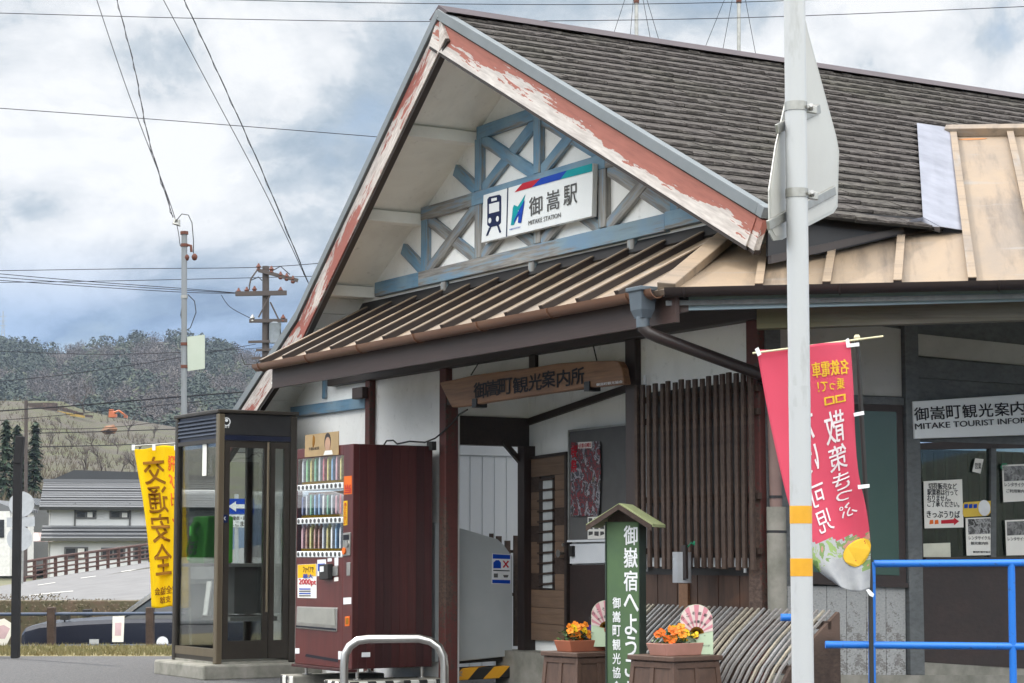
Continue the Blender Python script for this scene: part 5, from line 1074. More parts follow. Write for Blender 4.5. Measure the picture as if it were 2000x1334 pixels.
MB(psn.M).prism([(x + (sum(p[0] for p in a) / len(a) - x) * .05, y + (sum(p[1] for p in a) / len(a) - y) * .05) for x, y in a], .0002, .0015).build('sign_backing', plain('sign_back_light', (0.56, 0.56, 0.53), .4, .4, (0.50, 0.49, 0.46), 2), so)
for y0, y1 in ((222, 208), (395, 372)):
    yl = {222: (1520, 252, 1603, 212), 395: (1503, 440, 1633, 372)}[y0]
    bar('sign_rail', psn.at(yl[0], yl[1], .012), psn.at(yl[2], yl[3], .012), .035, .012, psn.n, M['galv'], so, bevel=.003)
    c_ = onpole(y0 - 4); MB().cyl(c_ - Z3 * .016, c_ + Z3 * .016, .0412, 24).build('pole_clamp', M['galv'], wp, smooth=60)
    bar('clamp_arm', c_ + Vector((.03, .01, 0)), c_ + Vector((.085, .05, 0)), .03, .012, Vector((0, -1, 0)), M['galv'], wp, bevel=.003); MB().cyl(c_ + Vector((.05, -.035, 0)), c_ + Vector((.062, .04, 0)), .007, 8).build('bolt', M['steel'], wp)

# ================================================================ GROUND AND LEFT-HAND FOREGROUND
gr_ = MB(); rowsY = [(4, -.46), (11, -.46), (13.2, -.40), (15.2, -.24), (16.6, -.16), (17.6, -.13), (20, -.12), (24.9, -.11)]
for i in range(len(rowsY) - 1):
    (ya, za), (yb, zb_) = rowsY[i], rowsY[i + 1]; gr_.add([(-60, ya, za), (40, ya, za), (40, yb, zb_), (-60, yb, zb_)], [(0, 1, 2, 3)])
gr_.add([(-3.0, 24.9, -.11), (40, 24.9, -.11), (40, 60, -.11), (-3.0, 60, -.11)], [(0, 1, 2, 3)])
tag(gr_.build('forecourt', M['asphalt'], None), kind='structure')
# dry grass strips
drym = plain('dry_grass', (0.20, 0.165, 0.075), .9, 0, (0.12, 0.125, 0.05), 1.5)
def grass(name, y0, y1, x0, x1, n, h, z=-.12):
    mb = MB()
    for k in range(n):
        x, y = R.uniform(x0, x1), R.uniform(y0, y1); a = R.uniform(0, 3.14); w = .008; hh = h * R.uniform(.4, 1.1); lx, ly = R.uniform(-.5, .5) * hh, R.uniform(-.5, .5) * hh
        c_, s_ = math.cos(a) * w, math.sin(a) * w; mb.add([(x - c_, y - s_, z), (x + c_, y + s_, z), (x + lx, y + ly, z + hh)], [(0, 1, 2)])
    return tag(mb.build(name, drym, None), kind='stuff')
grass('dry_grass', 22.6, 24.8, -7, -2.6, 9000, .065); grass('dry_grass', 16.9, 17.5, -5.2, -2.9, 1800, .05, -.145)
tag(MB().add([(-60, 22.5, -.115), (-2.6, 22.5, -.115), (-2.6, 24.9, -.105), (-60, 24.9, -.105)], [(0, 1, 2, 3)]).build('verge', plain('verge_soil', (0.22, 0.18, 0.09), .95, 0, (0.14, 0.13, 0.06), 8), None), kind='structure')
# low fence of stubby posts and blue rails
fn = thing('low_fence', 'low fence of dark wooden posts and blue rails along the dry verge', 'fence', PD(25).at(200, 1262)); pf2 = PD(25.0)
for x in (98, 291, -95): slab('fence_post', pf2, [(x - 7, 1186), (x + 8, 1186), (x + 8, 1262), (x - 7, 1262)], M['lattice'], fn, t=.12, bevel=.012)
frm = plain('fence_rail_blue', (0.03, 0.05, 0.10), .5, 0, (0.05, 0.07, 0.11), 5)
for y in (1200, 1263): MB().tube([pf2.at(-200, y + 1, -.06), pf2.at(360, y - 2, -.06)], .020, 8).build('fence_rail', frm, fn, smooth=50)
def paper(pts, label):
    o = thing('paper_notice', label, 'paper', PD(24.93).at(*pts[-1]), 'paper notices tied to the low fence'); pl = PD(24.93); slab('sheet', pl, pts, M['paper'], o, t=.004)
    cx = sum(p[0] for p in pts) / len(pts); cy = sum(p[1] for p in pts) / len(pts); slab('print', pl, [(cx + (x - cx) * .55, cy + (y - cy) * .5) for x, y in pts], plain('faded_pink', (0.62, 0.45, 0.50), .8) if 'faded_pink' not in bpy.data.materials else bpy.data.materials['faded_pink'], o, t=.001, off=.002)
paper([(220, 1204), (243, 1203), (241, 1254), (219, 1254)], 'upright white paper notice tied beside the fence post'); paper([(-8, 1212), (8, 1208), (30, 1222), (12, 1262), (-8, 1262)], 'tilted white paper notice at the end of the fence')
# yellow banner
pyD = PD(21.5); yb = thing('yellow_banner', 'yellow road safety banner with mirrored brown lettering on a thin pole', 'banner', pyD.at(262, 1270))
Ly = [(262, 877), (268, 915), (277, 965), (284, 1015), (290, 1070), (294, 1130), (296, 1186)]; Ry = [(362, 868), (360, 920), (362, 970), (364, 1020), (366, 1075), (368, 1130), (368, 1186)]
def yel(s, t, off=0):
    a, b = interp(Ly, 1 - t), interp(Ry, 1 - t); x, y = a[0] + (b[0] - a[0]) * s, a[1] + (b[1] - a[1]) * s
    return pyD.at(x, y + 2 * math.sin(s * 9), .03 * math.sin(s * 8 + t * 3) + .015 * math.sin(s * 17 - t * 9) + off)
ym = cloth('yellow_cloth', (0.88, 0.66, 0.012), (0.85, 0.62, 0.012)); MB().grid(yel, 24, 50).build('cloth', ym, yb, smooth=80, solid=.003)
def yw(body, s0, s1, t0, t1, m, bold=.02): word(MB(), lambda a, b: yel(s0 + (s1 - s0) * a, t0 + (t1 - t0) * b, .008), body, bold, True, False, (0, -1, 0)).build('lettering', m, yb)
for ch, t0, t1 in (('交', .735, .915), ('通', .55, .72), ('安', .37, .54), ('全', .19, .36)): yw(ch, .13, .58, t0, t1, M['ink_brown'], .022)
for i, ch in enumerate('飛び出し'): yw(ch, .66, .86, .83 - i * .115, .92 - i * .115, M['ink_orange'], .04)
yw('安全協会', .10, .70, .085, .125, M['ink_brown'], .02); yw('支部', .24, .52, .035, .075, M['ink_brown'], .02)
MB().tube([pyD.at(261, 871), pyD.at(372, 864)], .008, 6).build('cross_bar', M['galv'], yb); MB().tube([pyD.at(364, 862), pyD.at(372, 1275)], .013, 8).build('pole', M['galv'], yb)
for x in (262, 302, 345): slab('tab', pyD, [(x - 3, 869), (x + 3, 869), (x + 3, 880), (x - 3, 880)], M['ink_white'], yb, t=.004, off=.05)
# ================================================================ CAR PARK, ROAD, BRIDGE
tag(MB().add([(-80, 24.9, -.82), (-3.0, 24.9, -.82), (-3.0, 46, -.82), (-80, 46, -.82)], [(0, 1, 2, 3)]).build('car_park', M['asphalt'], None), kind='structure')
tag(MB().add([(-80, 24.9, -1.0), (-3.0, 24.9, -1.0), (-3.0, 24.9, -.105), (-80, 24.9, -.105)], [(0, 1, 2, 3)]).build('bank', bpy.data.materials['verge_soil'], None), kind='structure')
roadm = plain('road_asphalt', (0.15, 0.15, 0.155), .9, 0, (0.115, 0.115, 0.12), 1.5, (1, .3, 1), bs=.1)
def RP_(x): return 112 + 15 * (x - 40) / 250
def rpt(x, y): return PD(RP_(x)).at(x, y)
def base_y(x): return 1136 - (x - 40) * .152 + max(0, 120 - x) * .02
rd_ = MB(); xs = [-300, -60, 0, 40, 100, 160, 220, 290, 420, 640]
rd_.grid(lambda s, t: (lambda x: PD(46).at(x * .9, 1196).lerp(rpt(x, base_y(x)), t))(xs[int(round(s * 9))]), 9, 8); tag(rd_.build('road', roadm, None, smooth=80), kind='structure')
for i, (xa, ya, xb, yb) in enumerate(((60, 1160, 95, 1164), (130, 1150, 165, 1146), (190, 1158, 240, 1152), (0, 1166, 40, 1168), (228, 1166, 246, 1163))):
    pass
ln = MB()
for (xa, xb, t0, t1) in ((75, 110, .63, .642), (160, 190, .67, .682), (240, 270, .71, .722), (60, 150, .30, .308)):
    f = lambda x, t: PD(46).at(x * .9, 1196).lerp(rpt(x, base_y(x)), t) + Z3 * .02
    ln.add([f(xa, t0), f(xb, t0), f(xb, t1), f(xa, t1)], [(0, 1, 2, 3)])
tag(ln.build('road_marking', M['paper'], None), kind='structure')
kb = MB(); kb.poly3([PD(95).at(156, 1141), PD(104).at(300, 1113), PD(104).at(300, 1106), PD(95).at(156, 1132)], (0, 1.2, 0)); tag(kb.build('kerb', M['concrete'], None), kind='structure')
rl_ = thing('bridge_railing', 'long brown bridge railing with four rails curving up past the white house', 'railing', rpt(160, base_y(160))); rlm = plain('railing_brown', (0.085, 0.042, 0.034), .6)
def top_y(x): return base_y(x) - 39 + (x - 40) * .016
for f in (1.0, .70, .46, .22):
    MB().tube([rpt(x, base_y(x) + (top_y(x) - base_y(x)) * f) for x in range(38, 440, 20)], .075 if f == 1 else .05, 6).build('rail', rlm, rl_, smooth=60)
for k in range(19):
    x = 47 + k * 20.5; MB().beam(rpt(x, base_y(x) + 1), rpt(x, top_y(x)), .18, .12, Y3).build('rail_post', rlm, rl_)
tag(MB().add([(-3000, -3000, -1.3), (3000, -3000, -1.3), (3000, 3000, -1.3), (-3000, 3000, -1.3)], [(0, 1, 2, 3)]).build('valley_ground', plain('valley_ground', (0.13, 0.12, 0.07), .95, 0, (0.10, 0.11, 0.06), .05), None), kind='structure')
# clipped hedge
hg = MB()
for k in range(26000):
    x = R.uniform(-14, -3); y = R.uniform(35.2, 36.4); z = R.uniform(-.82, .24 + .05 * math.sin(x * 2.1) + .03 * math.sin(x * 7)); a, e = R.uniform(0, 6.28), R.uniform(-1.2, 1.2); L = R.uniform(.02, .055)
    d = Vector((math.cos(a) * math.cos(e), math.sin(a) * math.cos(e), math.sin(e))) * L; s_ = d.orthogonal().normalized() * L * .3
    hg.add([Vector((x, y, z)) - s_, Vector((x, y, z)) + d, Vector((x, y, z)) + s_], [(0, 1, 2)])
hg.box(-14, -3, 35.5, 36.4, -.82, .19)
hg.build('hedge', plain('hedge_twigs', (0.11, 0.075, 0.05), .9, 0, (0.06, 0.065, 0.03), 5), tag(thing('hedge', 'long clipped brown winter hedge between the car park and the road', 'hedge', (-8, 36, -.82)))).name = 'foliage'
# dark saloon with fender mirrors
ca = thing('parked_car', 'dark navy saloon car with fender mirrors parked behind the low fence', 'car', (-4.2, 27.9, -.82)); carp = NT('navy_car_paint'); carp = carp.fin((0.006, 0.008, 0.018), .25)
CX, CY, CZ = -6.28, 27.85, -.77
sec = [(0, .72, .74, .69), (.06, .79, .80, .75), (.25, .84, .84, .80), (.8, .88, .86, .84), (1.25, .90, .87, .86), (1.9, .90, .87, .87), (2.8, .90, .87, .87), (3.5, .89, .86, .85), (4.2, .86, .84, .82), (4.5, .60, .78, .66)]
def secpts(x, zt, hw, zs):
    pts = [(-hw * .92, .20), (-hw, .32), (-hw, zs - .22), (-hw * .985, zs), (-hw * .93, zt - .01), (-hw * .5, zt + .01), (0, zt + .015)]
    pts += [(-y, z) for y, z in reversed(pts[:-1])]; return [(CX + x, CY + y, CZ + z) for y, z in pts]
cbm = MB(); n = 13
for x, zt, hw, zs in sec: cbm.v += [Vector(p) for p in secpts(x, zt + .02, hw, zs)]
for i in range(len(sec) - 1):
    for k in range(n): cbm.f.append([i * n + k, (i + 1) * n + k, (i + 1) * n + (k + 1) % n, i * n + (k + 1) % n]); cbm.mi.append(0)
cbm.f += [list(range(n)), list(range((len(sec) - 1) * n + n - 1, (len(sec) - 1) * n - 1, -1))]; cbm.mi += [0, 0]
body = cbm.build('body', carp, ca, smooth=22)
gb2 = MB(); st_c = [(1.22, .90, .76), (1.85, 1.36, .58), (2.9, 1.38, .58), (3.55, .90, .74)]
for x, z, w in st_c: gb2.v += [Vector((CX + x, CY - w, CZ + z)), Vector((CX + x, CY + w, CZ + z))]
gb2.f += [[0, 2, 3, 1], [2, 4, 5, 3], [4, 6, 7, 5], [0, 6, 4, 2], [1, 3, 5, 7]]; gb2.mi += [0] * 5
gb2.build('cabin_glass', plain('car_glass', (0.02, 0.025, 0.03), .06, bs=0), ca)
for (xa, za, wa_, xb, zb_, wb2) in ((1.22, .90, .77, 1.85, 1.375, .59), (1.85, 1.375, .59, 2.9, 1.395, .59), (2.9, 1.395, .59, 3.55, .90, .75), (2.35, .9, .80, 2.38, 1.38, .60)):
    for s_ in (-1, 1): MB().beam((CX + xa, CY + s_ * wa_, CZ + za), (CX + xb, CY + s_ * wb2, CZ + zb_), .06, .05).build('pillar', carp if s_ > 0 else plain('chrome_trim', (.5, .5, .5), .15, 1) if 'chrome_trim' not in bpy.data.materials else bpy.data.materials['chrome_trim'], ca)
MB().poly3([(CX + 1.84, CY - .60, CZ + 1.37), (CX + 2.92, CY - .60, CZ + 1.39), (CX + 2.92, CY + .6, CZ + 1.39), (CX + 1.84, CY + .6, CZ + 1.37)], (0, 0, .03)).build('roof', carp, ca, bevel=.012)
for s_ in (-1, 1):
    MB().box(CX + .02, CX + .16, CY + s_ * .50, CY + s_ * .76, CZ + .50, CZ + .64).build('headlight', plain('lamp_glass', (.6, .62, .62), .1, .3) if 'lamp_glass' not in bpy.data.materials else bpy.data.materials['lamp_glass'], ca, bevel=.03)
    m_ = MB(); m_.tube([(CX + .55, CY + s_ * .72, CZ + .80), (CX + .55, CY + s_ * .74, CZ + .93)], .012, 6); m_.box(CX + .50, CX + .60, CY + s_ * .70 - .09, CY + s_ * .70 + .09, CZ + .90, CZ + 1.0); m_.build('fender_mirror', M['rubber'], ca, bevel=.025)
    for x in (.85, 3.55): MB().cyl((CX + x, CY + s_ * .70, CZ + .31), (CX + x, CY + s_ * .875, CZ + .31), .31, 24).build('wheel', M['rubber'], ca, smooth=40)
MB().box(CX + .90, CX + 1.02, CY - .878, CY - .86, CZ + .60, CZ + .66).build('side_lamp', bpy.data.materials['lamp_glass'], ca); MB().cyl((CX + 1.83, CY - .88, CZ + .62), (CX + 1.83, CY - .872, CZ + .62), .075, 20).build('door_sticker', M['ink_white'], ca)
# one-way sign seen through the booth
ow = thing('one_way_sign', 'blue one-way sign with white arrow and a white plate below, seen through the booth', 'sign', PD(27).at(462, 1230)); po_ = PD(27)
MB().cyl(po_.at(462, 1290, -.03), po_.at(462, 965, -.03), .026, 12).build('pole', M['white_metal'], ow, smooth=40)
slab('panel', po_, [(441, 974), (496, 974), (496, 1004), (441, 1004)], M['ink_blue'], ow, t=.01); slab('arrow', po_, [(446, 989), (461, 979), (461, 985), (491, 985), (491, 993), (461, 993), (461, 999)], M['ink_white'], ow, t=.002, off=.004)
slab('plate', po_, [(446, 1006), (491, 1006), (491, 1030), (446, 1030)], M['ink_white'], ow, t=.01); text('lettering', po_, (450, 1016), (487, 1008), '自動車・原付', M['ink_grey'], ow, bold=.02); text('lettering', po_, (450, 1028), (487, 1018), 'ここまで', M['ink_grey'], ow, bold=.02)
# ================================================================ HOUSES
hm_w = plain('house_wall', (0.56, 0.57, 0.57), .8, 0, (0.48, 0.49, 0.50), .6, bs=0); hm_w2 = plain('house_gable', (0.66, 0.66, 0.64), .8, bs=0)
t = NT('roof_tile'); w = t.n('ShaderNodeTexWave'); w.wave_profile = 'SIN'; w.inputs['Scale'].default_value = .55; w.bands_direction = 'Y'; t.l(t.tc.outputs['Object'], w.inputs[0]); M['tile'] = t.fin(t.mix(w.outputs[1], (0.035, 0.037, 0.042), (0.17, 0.175, 0.185)), .35, 0, w.outputs[1], .6, .06)
HY = 140.0; hc = PD(HY).at(96, 1120); ya_ = math.radians(9); hx = Vector((math.cos(ya_), math.sin(ya_), 0)); hy = Vector((-hx.y, hx.x, 0)); HM = Matrix.Translation(hc) @ Matrix((hx, hy, Z3)).transposed().to_4x4()
ho = thing('house', 'white two-storey house with dark tiled roofs beyond the bridge railing', 'house', hc); k_ = HY / FPX
ez_ = (1120 - 984) * k_; rz_ = (1120 - 938) * k_; HW, HD = 11.0, 7.2
hb = MB(HM); hb.box(0, HW, 0, HD, -2, ez_); hb.build('wall', hm_w, ho)
MB(HM).poly3([(-.02, 0, -2), (-.02, 0, ez_), (-.02, HD / 2, rz_ - .15), (-.02, HD, ez_), (-.02, HD, -2)], (-.08, 0, 0)).build('gable_wall', hm_w2, ho)
def roofplane(name, a, b, c, d, th=.18):
    a, b, c, d = map(Vector, (a, b, c, d)); x = (b - a).normalized(); y = (d - a); y = (y - x * y.dot(x)).normalized(); z = x.cross(y); F = HM @ (Matrix.Translation(a) @ Matrix((x, y, z)).transposed().to_4x4())
    L, Wd = (b - a).length, (d - a).length; mb = MB(F).box(0, L, 0, Wd, -th, 0); n = int(Wd / .42)
    for i in range(n): mb.box(0, L, i * Wd / n, i * Wd / n + .10, 0, .05)
    return mb.build(name, M['tile'], ho)
rs = (rz_ - ez_) / (HD / 2)
roofplane('roof', (-.7, -.7, ez_ - .7 * rs), (HW + .7, -.7, ez_ - .7 * rs), (0, 0, 0), (-.7, HD / 2, rz_)); roofplane('roof', (HW + .7, HD + .7, ez_ - .7 * rs), (-.7, HD + .7, ez_ - .7 * rs), (0, 0, 0), (HW + .7, HD / 2, rz_))
MB(HM).box(-.75, HW + .75, HD / 2 - .18, HD / 2 + .18, rz_ - .05, rz_ + .16).build('ridge', M['tile'], ho)
z1_, z0_ = (1120 - 1027) * k_, (1120 - 1053) * k_
roofplane('lower_roof', (-.5, -1.7, z0_), (HW + .5, -1.7, z0_), (0, 0, 0), (-.5, -.02, z1_)); MB(HM).box(.1, HW - .1, -1.0, -.03, -2, z0_ + .1).build('wall', hm_w, ho)
wg = plain('dark_window', (0.03, 0.032, 0.036), .12, bs=0); wf_ = plain('window_frame', (0.09, 0.09, 0.09), .5, bs=0)
def hwin(xa, xb, ya, yb, dep, curtain=0):
    a, b = (xa - 96) * k_ * 1.01, (xb - 96) * k_ * 1.01; z0, z1 = (1120 - yb) * k_, (1120 - ya) * k_; f = MB(HM).box(a, b, dep - .08, dep - .01, z0, z1).build('window', wf_, ho); MB(HM).box(a + .12, b - .12, dep - .10, dep - .085, z0 + .1, z1 - .1).build('pane', wg, f); MB(HM).box((a + b) / 2 - .05, (a + b) / 2 + .05, dep - .115, dep - .102, z0 + .1, z1 - .1).build('sash_bar', wf_, f)
    if curtain: MB(HM).box((a + b) / 2 + .1, b - .25, dep - .108, dep - .1012, z0 + .1, z1 - .1).build('curtain', hm_w2, f)
hwin(143, 183, 998, 1014, 0, 1); hwin(208, 249, 999, 1014, 0, 1); hwin(276, 316, 999, 1014, 0); hwin(125, 170, 1069, 1092, -1.0, 1); hwin(194, 240, 1070, 1092, -1.0); hwin(255, 300, 1068, 1094, -1.0)
MB(HM).box(-.13, -.10, 2.0, 4.6, (1120 - 1012) * k_, (1120 - 1000) * k_).build('window', wg, ho); MB(HM).cyl((1.6, -.06, 0), (1.6, -.06, ez_), .06).build('downpipe', wf_, ho); MB(HM).cyl((5.2, -.06, z1_), (5.2, -.06, ez_), .06).build('downpipe', wf_, ho)
aw = MB(HM); aw.poly3([(-1.5, -1.6, z0_ - .2), (.3, -1.6, z0_ - .2), (.3, -.2, z0_ + .35), (-1.5, -.2, z0_ + .35)], (0, 0, .06)); aw.build('awning', plain('awning_pink', (0.32, 0.20, 0.19), .6, 0, (0.5, 0.46, 0.45), 3, (4, .2, 1)), ho)
hm2 = thing('far_house', 'low dark-roofed building just behind the white house', 'house', PD(175).at(190, 1000)); P_ = PD(175)
MB().poly3([P_.at(88, 942), P_.at(145, 918), P_.at(270, 922), P_.at(420, 930), P_.at(420, 960), P_.at(88, 960)], (0, 8, 0)).build('roof', M['tile'], hm2); MB().poly3([P_.at(95, 960), P_.at(410, 960), P_.at(410, 1080), P_.at(95, 1080)], (0, 7, 0)).build('wall', hm_w, hm2)
P_ = PD(120); w3_ = thing('white_house', 'narrow white building at the left edge beside the round sign backs', 'house', P_.at(0, 1125))
MB().poly3([P_.at(-90, 1000), P_.at(19, 998), P_.at(19, 1125), P_.at(-90, 1125)], (0, 6, 0)).build('wall', hm_w2, w3_)
MB().poly3([P_.at(-95, 1000), P_.at(24, 998), P_.at(24, 992), P_.at(-20, 975), P_.at(-95, 972)], (0, 6.5, 0)).build('roof', M['tile'], w3_)
for (xa, xb) in ((-2, 8), (-30, -14)): 
    f = MB().poly3([P_.at(xa, 1015, .05), P_.at(xb, 1015, .05), P_.at(xb, 1050, .05), P_.at(xa, 1050, .05)], (0, .04, 0)).build('window', wg, w3_)
P_ = PD(150); w4_ = thing('slatted_house', 'dark house with white slatted upper wall left of the white gable', 'house', P_.at(60, 1110)); MB().poly3([P_.at(18, 985), P_.at(66, 984), P_.at(66, 1110), P_.at(18, 1110)], (0, 5, 0)).build('wall', wf_, w4_)
for k in range(9): MB().poly3([P_.at(50, 988 + k * 6, .1), P_.at(66, 988 + k * 6, .1), P_.at(66, 991 + k * 6, .1), P_.at(50, 991 + k * 6, .1)], (0, .05, 0)).build('slat', hm_w2, w4_)
MB().poly3([P_.at(14, 988), P_.at(70, 986), P_.at(60, 972), P_.at(20, 972)], (0, 5.5, 0)).build('roof', M['tile'], w4_)
# ================================================================ HILLS
def lerp_tab(tab, x):
    for (xa, ya), (xb, yb) in zip(tab, tab[1:]):
        if x <= xb: return ya + (yb - ya) * max(0, (x - xa) / (xb - xa))
    return tab[-1][1]
oT = [(-2600, 840), (-1500, 800), (-800, 790), (-200, 780), (0, 783), (70, 783), (120, 784), (160, 800), (210, 812), (330, 832), (420, 850), (600, 880), (800, 900)]
def orch(s, t, bump=True):
    x = s * 1000 - 200; y = 985 + (lerp_tab(oT, x) - 985) * t; Y = 200 + 260 * t + (10 * math.sin(x * .021 + t * 5) if bump else 0); return PD(Y).at(x, y)
omt = NT('orchard_grass'); a_ = omt.noise(.05, (1, 1, 1), 6, .65); b_ = omt.noise(.35, (1, .4, 2.5), 5, .7); f_ = omt.noise(.9, (1, 1, 3), 6, .7)
c_ = omt.mix(omt.ramp(a_, .42, .6), (0.062, 0.054, 0.040), (0.068, 0.074, 0.028)); c_ = omt.mix(omt.ramp(b_, .5, .66), c_, (0.075, 0.06, 0.05)); c_ = omt.mix(omt.ramp(f_, .55, .75), c_, (0.05, 0.042, 0.036)); omat = omt.fin(c_, .95, 0, f_, .8, .8)
tag(MB().grid(lambda s, t: orch(-2.4 + 3.4 * s, t), 110, 24).build('orchard_hill', omat, None, smooth=80), kind='structure')
fT = [(-3000, 780), (-1800, 700), (-1000, 730), (-500, 690), (-100, 672), (0, 680), (52, 682), (97, 690), (112, 693), (165, 686), (210, 680), (255, 670), (300, 668), (330, 666), (360, 668), (400, 676), (430, 685), (470, 694), (500, 706), (560, 735), (700, 800), (1000, 860), (1300, 930)]
def fhill(s, t):
    x = s * 1600 - 300; y = 900 + (lerp_tab(fT, x) - 900) * t; Y = 620 + 560 * t + 40 * math.sin(x * .013 + 2 * t) * (1 - t); return PD(Y).at(x, y)
tag(MB().grid(lambda s, t: fhill(-1.7 + 2.7 * s, t), 130, 24).build('forest_hill', plain('forest_floor', (0.075, 0.062, 0.055), .95, 0, (0.05, 0.048, 0.035), .03, bs=0), None, smooth=80), kind='structure')
def leafclump(mb, c, rx, rz, n, size, up=.3):
    for _ in range(n):
        a, e, r = R.uniform(0, 6.283), R.uniform(-1.2, 1.4), R.uniform(.55, 1.0) ** .5; p = c + Vector((math.cos(a) * math.cos(e) * rx * r, math.sin(a) * math.cos(e) * rx * r, math.sin(e) * rz * r))
        n_ = Vector((math.cos(a) * math.cos(e), math.sin(a) * math.cos(e), math.sin(e) + up)); n_ = (n_ + Vector((R.uniform(-.7, .7), R.uniform(-.7, .7), R.uniform(-.7, .7)))).normalized(); u = n_.orthogonal().normalized(); v = n_.cross(u); L = size * R.uniform(.6, 1.3)
        mb.add([p - u * L * .5, p + v * L * R.uniform(.4, .7) + u * L * .2, p + u * L * .6, p - v * L * R.uniform(.4, .6)], [(0, 1, 2, 3)])
ev, ba, bb2, gn = MB(), MB(), MB(), MB()
def patch(x, y): return math.sin(x * .031 + 1.3) + math.sin(y * .07 + x * .017) + .8 * math.sin(x * .07 - y * .05)
for k in range(4600):
    s, t = R.random(), R.random() ** .85; s = (.17 + s * .36) if k < 3000 else (-.35 + .55 * s); p = fhill(s, t); x = -300 + 1600 * s; q = patch(x, 220 * t) + R.uniform(-1, 1)
    if t > .95: q += .5
    if x < 110 and t > .72: q += 1.2
    if t < .35: q += .35
    if q > .95: leafclump(ev, p + Z3 * 3.0, 3.0, 5.0, 60, 1.2)
    elif q > .6: leafclump(gn, p + Z3 * 2.5, 3.6, 3.8, 54, 1.2)
    else:
        mb = ba if R.random() < .6 else bb2; leafclump(mb, p + Z3 * 2.8, 4.0, 4.2, 40, .7, .9)
        for _ in range(7): a = R.uniform(0, 6.28); mb.add([p + Vector((-.12, 0, 0)), p + Vector((.12, 0, 0)), p + Vector((math.cos(a) * 2.8, math.sin(a) * 2.8, R.uniform(4.5, 7.5)))], [(0, 1, 2)])
for nm, mb, c, c2 in (('evergreen_woods', ev, (0.016, 0.028, 0.020), (0.028, 0.042, 0.025)), ('pine_woods', gn, (0.045, 0.062, 0.03), (0.07, 0.08, 0.04)), ('bare_woods', ba, (0.058, 0.048, 0.044), (0.040, 0.036, 0.034)), ('twig_woods', bb2, (0.080, 0.064, 0.058), (0.048, 0.040, 0.035))):
    tag(mb.build(nm, plain('leaf_' + nm, c, .9, 0, c2, .06, bs=0), None), 'wooded hillside mass', 'woods', kind='stuff')
# bare orchard trees
barkm = plain('orchard_bark', (0.075, 0.06, 0.052), .9, bs=0)
def bare_tree(root, H, seed, name_tr='trunk'):
    r = random.Random(seed); tr = MB(); br_ = MB()
    def grow(p, d, L, rad, lvl, mb):
        pts = [p]; 
        for i in range(3): d = (d + Vector((r.uniform(-.22, .22), r.uniform(-.22, .22), r.uniform(-.05, .16)))).normalized(); pts.append(pts[-1] + d * L / 3)
        mb.tube(pts, [rad, rad * .85, rad * .7, rad * .55], 5 if lvl < 2 else 3, False)
        if lvl < 4:
            for k in range(4 if lvl == 0 else 3):
                a = r.uniform(0, 6.28); sd = d.orthogonal().normalized(); sd = (Matrix.Rotation(a, 3, d) @ sd); grow(pts[r.choice((2, 3)) if k else 3], (d * .75 + sd * r.uniform(.6, 1.0) + Z3 * .1).normalized(), L * r.uniform(.62, .82), rad * .55, lvl + 1, br_)
    grow(Vector((0, 0, 0)), Z3, H * .28, H * .028, 0, tr)
    p = MW[root].translation
    for mb, nm in ((tr, 'trunk'), (br_, 'branches')):
        mb.M = Matrix.Translation(p); mb.build(nm, barkm, root)
lab = ['spreading bare orchard tree on the grassy slope above the white house', 'bare orchard trees dotted over the hillside']
spots = [(160, .30, 4.6), (200, .32, 4.4), (236, .36, 4.6), (262, .33, 4.8), (95, .55, 4), (140, .56, 4), (185, .60, 4), (228, .58, 4.2), (270, .60, 4.4), (305, .55, 4.2), (320, .34, 4.6), (118, .74, 3.6), (250, .80, 5.5), (300, .82, 4.2), (165, .97, 7.5), (190, .45, 4)]
protos = []
for i, (x, t_, H) in enumerate(spots):
    p = orch((x + 200) / 1000, t_); 
    if i < 4:
        o = thing('orchard_tree', lab[0], 'tree', p - Z3 * .3, lab[1]); bare_tree(o, H * 1.2, 20 + i); protos.append((o, H))
    else:
        q, h0 = protos[i % 4]; o = dup(q, Matrix.Translation(p - Z3 * .3) @ Matrix.Rotation(i * 1.7, 4, 'Z') @ Matrix.Scale(H / h0, 4))
    big = {0: 'leftmost of the four bare trees in a row just above the house roofs', 1: 'second from the left of the four bare trees just above the house roofs', 2: 'third from the left of the four bare trees just above the house roofs', 3: 'rightmost of the four bare trees just above the house roofs', 14: 'tallest bare tree, on the very crest of the orchard slope'}
    o['label'] = big.get(i, 'small bare orchard tree on the open terraced slope above the front row')
sc_ = MB()
for k in range(4200):
    p_ = orch(R.uniform(-.3, .62), R.random() ** 1.2); q_ = math.sin(p_.x * .11 + p_.y * .03) + math.sin(p_.y * .09 - p_.x * .05) + R.uniform(-1, 1)
    if q_ < -.1: continue
    for _ in range(4): a = R.uniform(0, 6.28); w_ = R.uniform(.03, .07); hh = R.uniform(.5, 1.5); sc_.add([p_ + Vector((-w_, 0, -.2)), p_ + Vector((w_, 0, -.2)), p_ + Vector((math.cos(a) * .7, math.sin(a) * .7, hh))], [(0, 1, 2)])
tag(sc_.build('scrub', plain('scrub_twigs', (0.075, 0.058, 0.048), .95, 0, (0.10, 0.085, 0.05), .1, bs=0), None), 'dry brown scrub over the orchard slope', 'scrub', kind='stuff')
